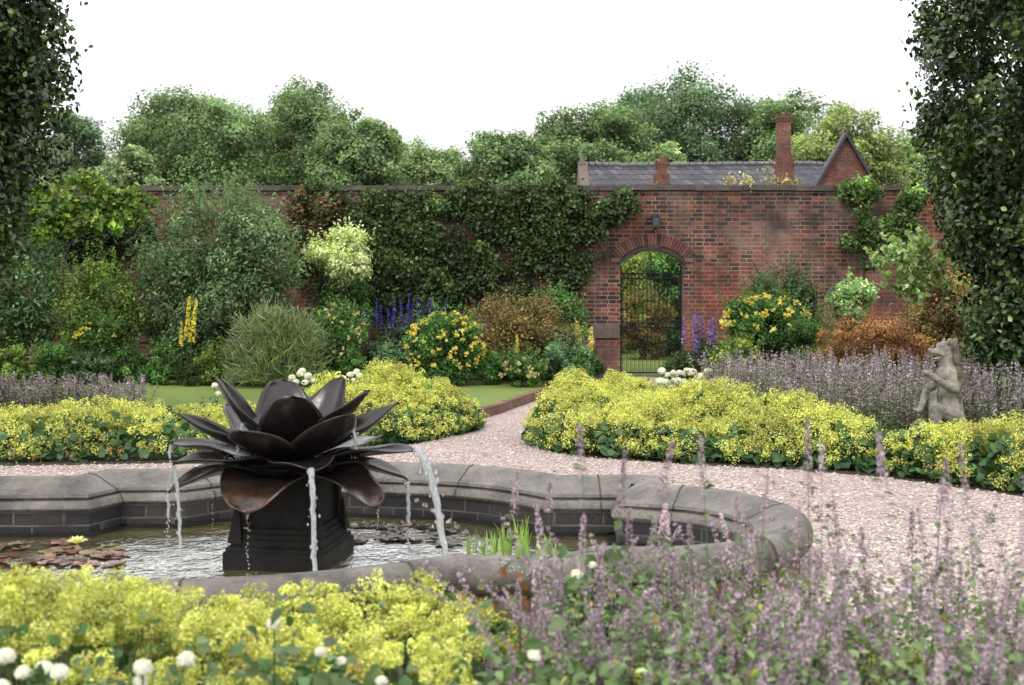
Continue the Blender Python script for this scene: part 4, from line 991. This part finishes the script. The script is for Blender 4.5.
# ------------------------------------------------------------------ catmint
NP=[(.40,.28,.42),(.50,.37,.49),(.29,.20,.34),(.55,.44,.50)]
def catmint_geo(g,B,H,sp=.4,fs=.012,rad=.013,whorls=12,perw=8,nl=14,lf=.028,lean=.14,leafcol=((.12,.17,.08),(.16,.21,.11),(.09,.14,.05))):
    n=len(B); H=np.asarray(H).reshape(-1,1); d=nrm(np.concatenate([R.normal(size=(n,2)),np.zeros((n,1))],1)); ln=lean*np.abs(R.normal(size=(n,1)))
    ax=lambda t: B+np.array([0,0,1.0])*H*t+d*H*ln*t**1.7
    s=nrm(np.cross(d,[0,0,1.0])+R.normal(size=(n,3))*.3); seg=6; V=[]
    for i in range(seg+1):
        t=i/seg; c=ax(t); w=.0055*(1-.6*t)*max(1,fs/.012); V+=[c-s*w/2,c+s*w/2]
    V=np.stack(V,1); m=2*(seg+1); i0=np.arange(n)[:,None]*m
    g.add(V.reshape(-1,3),np.concatenate([i0+np.array([[2*k,2*k+1,2*k+3,2*k+2]]) for k in range(seg)]),np.repeat(pal(n,[(.12,.16,.06),(.14,.12,.09)],.2),m,0))
    spn=sp*(.6+.8*R.random((n,1))); tone=np.exp(.2*R.normal(size=(n,1)))
    for k in range(whorls):
        t=1-spn*(1-(k/whorls)**.9); c=ax(t); r=rad*(1.25-.85*k/whorls)*(1+.5*R.random((n,1)))
        Q=np.repeat(c,perw,0); dd=nrm(R.normal(size=(len(Q),3))*np.array([1,1,.55])); Q=Q+dd*np.repeat(r,perw,0)
        leaves(g,Q,dd+.4*R.normal(size=dd.shape),fs,.6,.3,np.clip(pal(len(Q),NP,.2)*np.repeat(tone,perw,0),0,.9))
    for k in range(nl):
        t=.08+.8*R.random((n,1)); c=ax(t); dd=nrm(np.concatenate([R.normal(size=(n,2)),.25+0*ln],1)); leaves(g,c+dd*lf*.6,np.array([0,0,1.0])+.4*R.normal(size=(n,3)),lf,.55,.25,pal(n,leafcol,.22),T=dd)
def catmint_drift(label,poly,n,h0,h1,**k):
    g=Geo(); P=sample(poly,n); B=np.column_stack([P,np.full(n,.01)]); catmint_geo(g,B,R.uniform(h0,h1,n),**k)
    o=g.build('catmint_drift',LEAF); return tag(o,label,'flower bed',kind='stuff')
far=dict(sp=.38,fs=.022,rad=.016,whorls=8,perw=4,nl=20,lf=.045,leafcol=((.12,.17,.09),(.18,.23,.13),(.22,.25,.15)))
catmint_drift('hazy lilac catmint spreading behind the yellow-green edging and statue on the right',[(1.9,12.6),(2.6,11.8),(3.3,10.9),(3.9,10.7),(5.6,10.4),(6.5,11),(6.5,14),(3.6,14.8),(2.4,14.2)],1500,.5,.88,**far)
catmint_drift('faded lilac catmint behind the yellow-green edging on the left',[(-6.8,12.0),(-4.6,12.2),(-3.75,12.2),(-3.9,12.8),(-6.8,12.8)],560,.42,.68,**far)
nearp=dict(lean=.5,sp=.38,fs=.012,rad=.012,whorls=14,perw=11,nl=22,lf=.03,leafcol=((.14,.22,.09),(.2,.28,.12),(.1,.17,.06)))
catmint_drift('blurred mass of lilac catmint filling the near right corner',[(-.05,3.5),(.3,3.3),(1.3,3.2),(2.2,3.2),(1.9,3.8),(1.4,4.3),(.9,4.8),(.3,4.9),(0,4.3)],450,.26,.72,**nearp)
catmint_drift('sparser tall catmint stems over the gravel at the far right',[(1.2,3.3),(2.6,3.2),(2.9,4.2),(2.3,4.8),(1.6,4.6)],60,.35,.88,**nearp)
def greens():
    g=Geo(); poly=[(-.1,3.2),(2.9,3.1),(2.9,4.1),(1.9,4.6),(.3,4.8)]; n=9500; P=sample(poly,n); z=R.random(n)**1.1*.5+.02
    leaves(g,np.column_stack([P,z]),R.normal(size=(n,3))*.5+np.array([0,-.2,.8]),.034,.6,.25,pal(n,[(.16,.24,.09),(.22,.30,.13),(.10,.17,.05),(.45,.38,.07)],.25,[.4,.3,.27,.03]),big=True)
    tag(g.build('catmint_foliage',LEAF),'soft grey-green leaves under the near catmint','foliage',kind='stuff')
greens()
# the tallest single stems, each a plant of its own
for px,py,d in [(604,452,3.6),(505,470,4.4),(593,425,3.9),(612,432,3.7),(714,430,4.0),(754,468,4.1),(810,415,3.8),(822,440,3.9),(896,430,3.6),(930,470,4.2),(960,455,3.9),(985,440,3.7),(1004,500,3.6),(660,500,4.2),(700,520,4.0),(735,495,4.3),(560,500,4.0),(575,520,3.8),(630,505,3.7),(780,500,4.2),(850,495,4.0),(875,520,3.9),(912,510,4.3),(945,535,4.0),(545,480,4.4)]:
    x,_,z=at(px,py,d); t=empty('catmint_stem','single tall lilac catmint spire standing above the near right flowers','flower stem',(x,d,0),'tall catmint spires in the near right corner')
    g=Geo(); catmint_geo(g,np.array([[0,0,0.]]),[z],sp=.2,fs=.012,rad=.011,whorls=14,perw=10,nl=26,lf=.036,lean=.1); g.build('spire',LEAF,t)

# ------------------------------------------------------------------ roses
def rose_bloom(parent,c,r,cols,name='bloom'):
    g=Geo()
    for ring,(n,el,L,q) in enumerate(((7,-25,.8,.85),(8,5,1.0,.9),(7,35,.95,.85),(6,62,.8,.85),(4,84,.5,.9),(5,50,.6,1.0))):
        for k in range(n):
            a=2*PI*k/n+ring*.5+R.normal()*.12; e=math.radians(el+R.normal()*7); d=np.array([math.cos(a)*math.cos(e),math.sin(a)*math.cos(e),math.sin(e)])
            T=np.array([-math.cos(a)*math.sin(e),-math.sin(a)*math.sin(e),math.cos(e)])+R.normal(size=3)*.1
            leaves(g,(np.asarray(c)+d*r*L*q)[None],(d+R.normal(size=3)*.15)[None],r*1.05,1.15,-.3,pal(1,cols,.05),T=T[None],big=True,jit=0)
    g.build(name,PETAL,parent)
WH=[(.86,.84,.80),(.80,.76,.70)]
def rose(label,px,py,d,blooms_,r,nleaf=260,cols=WH,leafcol=((.05,.10,.03),(.08,.15,.05),(.14,.2,.08)),w=.16,lf=.045):
    x,_,z=at(px,py,d); t=empty('white_rose_bush',label,'rose bush',(x,d,0),None)
    g=Geo(); tips=[]
    for dx,dy in blooms_:
        q=at(px+dx,py+dy,d); tips.append((q[0]-x,R.uniform(-.05,.05),q[2]))
    for c in tips: g.tube([(R.normal()*.02,R.normal()*.02,0),(c[0]*.4,c[1],c[2]*.5),c],[.005,.004,.003],5,(.07,.13,.03))
    g.build('stem',LEAF,t); g=Geo()
    zm=max(.15,min(c[2] for c in tips)); P=R.normal(size=(nleaf,3))*np.array([w,w*.6,zm*.25])+np.array([0,0.02,zm*.62])
    leaves(g,P,R.normal(size=(nleaf,3))*.6+np.array([0,-.3,.8]),lf,.62,.25,pal(nleaf,leafcol,.22),big=True); g.build('foliage',LEAF,t)
    for c in tips: rose_bloom(t,c,r*.78*(.7+.5*R.random()),cols)
rose('white rose globe standing alone above the near yellow flowers',273,626,3.42,[(0,0),(50,22)],.030)
rose('near rose bush with large pale leaves and small cream buds',335,645,3.42,[(8,12),(46,38)],.022,340,w=.11,lf=.07)
rose('pair of full white roses at the bottom, left of the centre',142,668,3.35,[(0,0),(-4,16),(42,-6)],.032)
rose('cluster of cream-white roses in the bottom left corner',38,668,3.35,[(-38,-8),(-14,4),(0,6),(26,0),(-30,14)],.032)
rose('single full white rose among the near catmint',534,658,3.3,[(0,0)],.036)
rose('white rose with broad green leaves against the pond rim',592,562,4.5,[(0,0),(-16,10)],.030,120,w=.09,lf=.08)
rose('tall rose shoot with coppery young leaves in front of the pond rim',520,578,4.2,[(0,0)],.014,46,[(.35,.18,.06)],((.3,.12,.04),(.2,.14,.04),(.12,.16,.05)),.06,.05)
rose('white roses behind the long yellow-green mound, right of the gate path',684,379,13.4,[(-22,-8),(-18,0),(-10,-4),(-14,6),(6,-6),(14,-2),(22,-4),(10,4),(20,6),(-24,2),(30,2),(0,2),(-6,2),(26,-8),(16,8),(36,6),(-28,6),(2,-9)]+[(random.uniform(-28,36),random.uniform(-9,8)) for _ in range(26)],.055,700,w=.3,lf=.05)
rose('white roses rising just behind the left petals of the fountain',298,378,12.6,[(-6,0),(2,-4),(-2,4),(10,-2),(8,4),(-9,5),(4,-7),(14,3)],.05,200,w=.2,lf=.05)
rose('white roses showing behind the right petals of the fountain',350,378,12.8,[(-6,0),(4,2),(0,-3),(10,-2),(-10,4),(6,-6)],.05,160,w=.2,lf=.05)
rose('small white roses half hidden left of the top petals',214,386,12.6,[(0,0),(4,8)],.045,80,w=.1,lf=.05)

# ------------------------------------------------------------------ statue
def blob(bm,c,r,rot=(0,0,0)):
    from mathutils import Matrix, Euler
    m=Matrix.Translation(c)@Euler([math.radians(a) for a in rot]).to_matrix().to_4x4()@Matrix.Diagonal((*r,1)); bmesh.ops.create_icosphere(bm,subdivisions=3,radius=1,matrix=m)
def limb(bm,pts,rs):
    for i in range(len(pts)-1):
        a,b=Vector(pts[i]),Vector(pts[i+1]); n=max(3,int((b-a).length/.012))
        for k in range(n+1):
            t=k/n; r=rs[i]*(1-t)+rs[i+1]*t; from mathutils import Matrix
            bmesh.ops.create_icosphere(bm,subdivisions=2,radius=r,matrix=Matrix.Translation(a.lerp(b,t)))
def statue():
    sx,_,_=at(946,400,10.75); t=empty('beast_statue','weathered pale stone seated beast holding up one forearm among the catmint','statue',(sx,10.75,0)); t.scale=(.92,.92,.96)
    bm=bmesh.new(); Z=.32
    # local x<0 is the way it faces
    blob(bm,(.04,0,Z+.16),(.125,.14,.17)); blob(bm,(.02,0,Z+.36),(.095,.11,.20),(0,-4,0)); blob(bm,(.025,0,Z+.50),(.10,.125,.10))
    limb(bm,[(.04,0,Z+.52),(.02,0,Z+.64),(.0,0,Z+.70)],[.085,.075,.07])
    blob(bm,(-.01,0,Z+.735),(.085,.07,.07)); blob(bm,(-.10,0,Z+.705),(.075,.046,.034),(0,6,0))
    blob(bm,(-.155,0,Z+.722),(.024,.032,.022)); blob(bm,(-.085,0,Z+.645),(.062,.034,.013),(0,-12,0))
    for s in (-1,1):
        blob(bm,(-.06,s*.046,Z+.768),(.026,.02,.016)); blob(bm,(.0,s*.065,Z+.80),(.02,.012,.034),(0,15,0)); blob(bm,(-.045,s*.05,Z+.69),(.035,.014,.03))
    limb(bm,[(.0,-.11,Z+.49),(.03,-.165,Z+.37),(-.10,-.18,Z+.43),(-.215,-.17,Z+.50)],[.058,.048,.036,.032]); blob(bm,(-.235,-.165,Z+.515),(.036,.034,.03))
    limb(bm,[(-.02,.10,Z+.47),(-.14,.12,Z+.34),(-.20,.08,Z+.22),(-.24,.03,Z+.17)],[.058,.044,.036,.032]); blob(bm,(-.255,.02,Z+.155),(.04,.036,.026))
    for s in (-1,1):
        limb(bm,[(.06,s*.10,Z+.10),(-.15,s*.16,Z+.19),(-.15,s*.16,Z+.04)],[.09,.055,.045]); blob(bm,(-.19,s*.16,Z+.02),(.075,.045,.03))
        for q in (-1,0,1): blob(bm,(-.255,s*.16+q*.024,Z+.012),(.022,.013,.016))
    for q in (-1,0,1): blob(bm,(-.262,-.165+q*.018,Z+.532-abs(q)*.006),(.018,.010,.012))
    limb(bm,[(-.07,0,Z+.02),(-.12,-.0,Z+.30)],[.06,.04]); blob(bm,(-.13,0,Z+.20),(.025,.09,.15),(0,10,0))
    bm2=bmesh.new()
    for k in range(60):
        a=k/59; w_=math.sin(k*2.4); blob(bm2,(.085+.035*math.sin(a*2.5)-.03*abs(w_),.085*w_,Z+.79-.66*a),(.032,.026,.05),(0,20,k*37))
    m2=bpy.data.meshes.new('mane'); bm2.to_mesh(m2); bm2.free(); m2.materials.append(stone_mat('lichened_statue_stone',(.05,.045,.032),(.28,.24,.18),(.07,.07,.04),8,.95,.9,.02)); o2=link('mane',m2,t)
    md=o2.modifiers.new('remesh','REMESH'); md.mode='VOXEL'; md.voxel_size=.008; md.use_smooth_shade=True
    me=bpy.data.meshes.new('body'); bm.to_mesh(me); bm.free(); me.materials.append(STATUE); o=link('body',me,t)
    md=o.modifiers.new('remesh','REMESH'); md.mode='VOXEL'; md.voxel_size=.008; md.use_smooth_shade=True
    sm=o.modifiers.new('smooth','SMOOTH'); sm.iterations=2; sm.factor=.5
    tx=bpy.data.textures.new('pitting','CLOUDS'); tx.noise_scale=.035
    dp=o.modifiers.new('pitting','DISPLACE'); dp.texture=tx; dp.strength=.012; dp.mid_level=.5
    g=Geo(); g.box((0,0,.14),(.22,.2,.14)); g.box((-.02,0,.30),(.26,.22,.025)); g.box((0,0,.02),(.26,.24,.03)); g.build('base',STATUE,t)
statue()
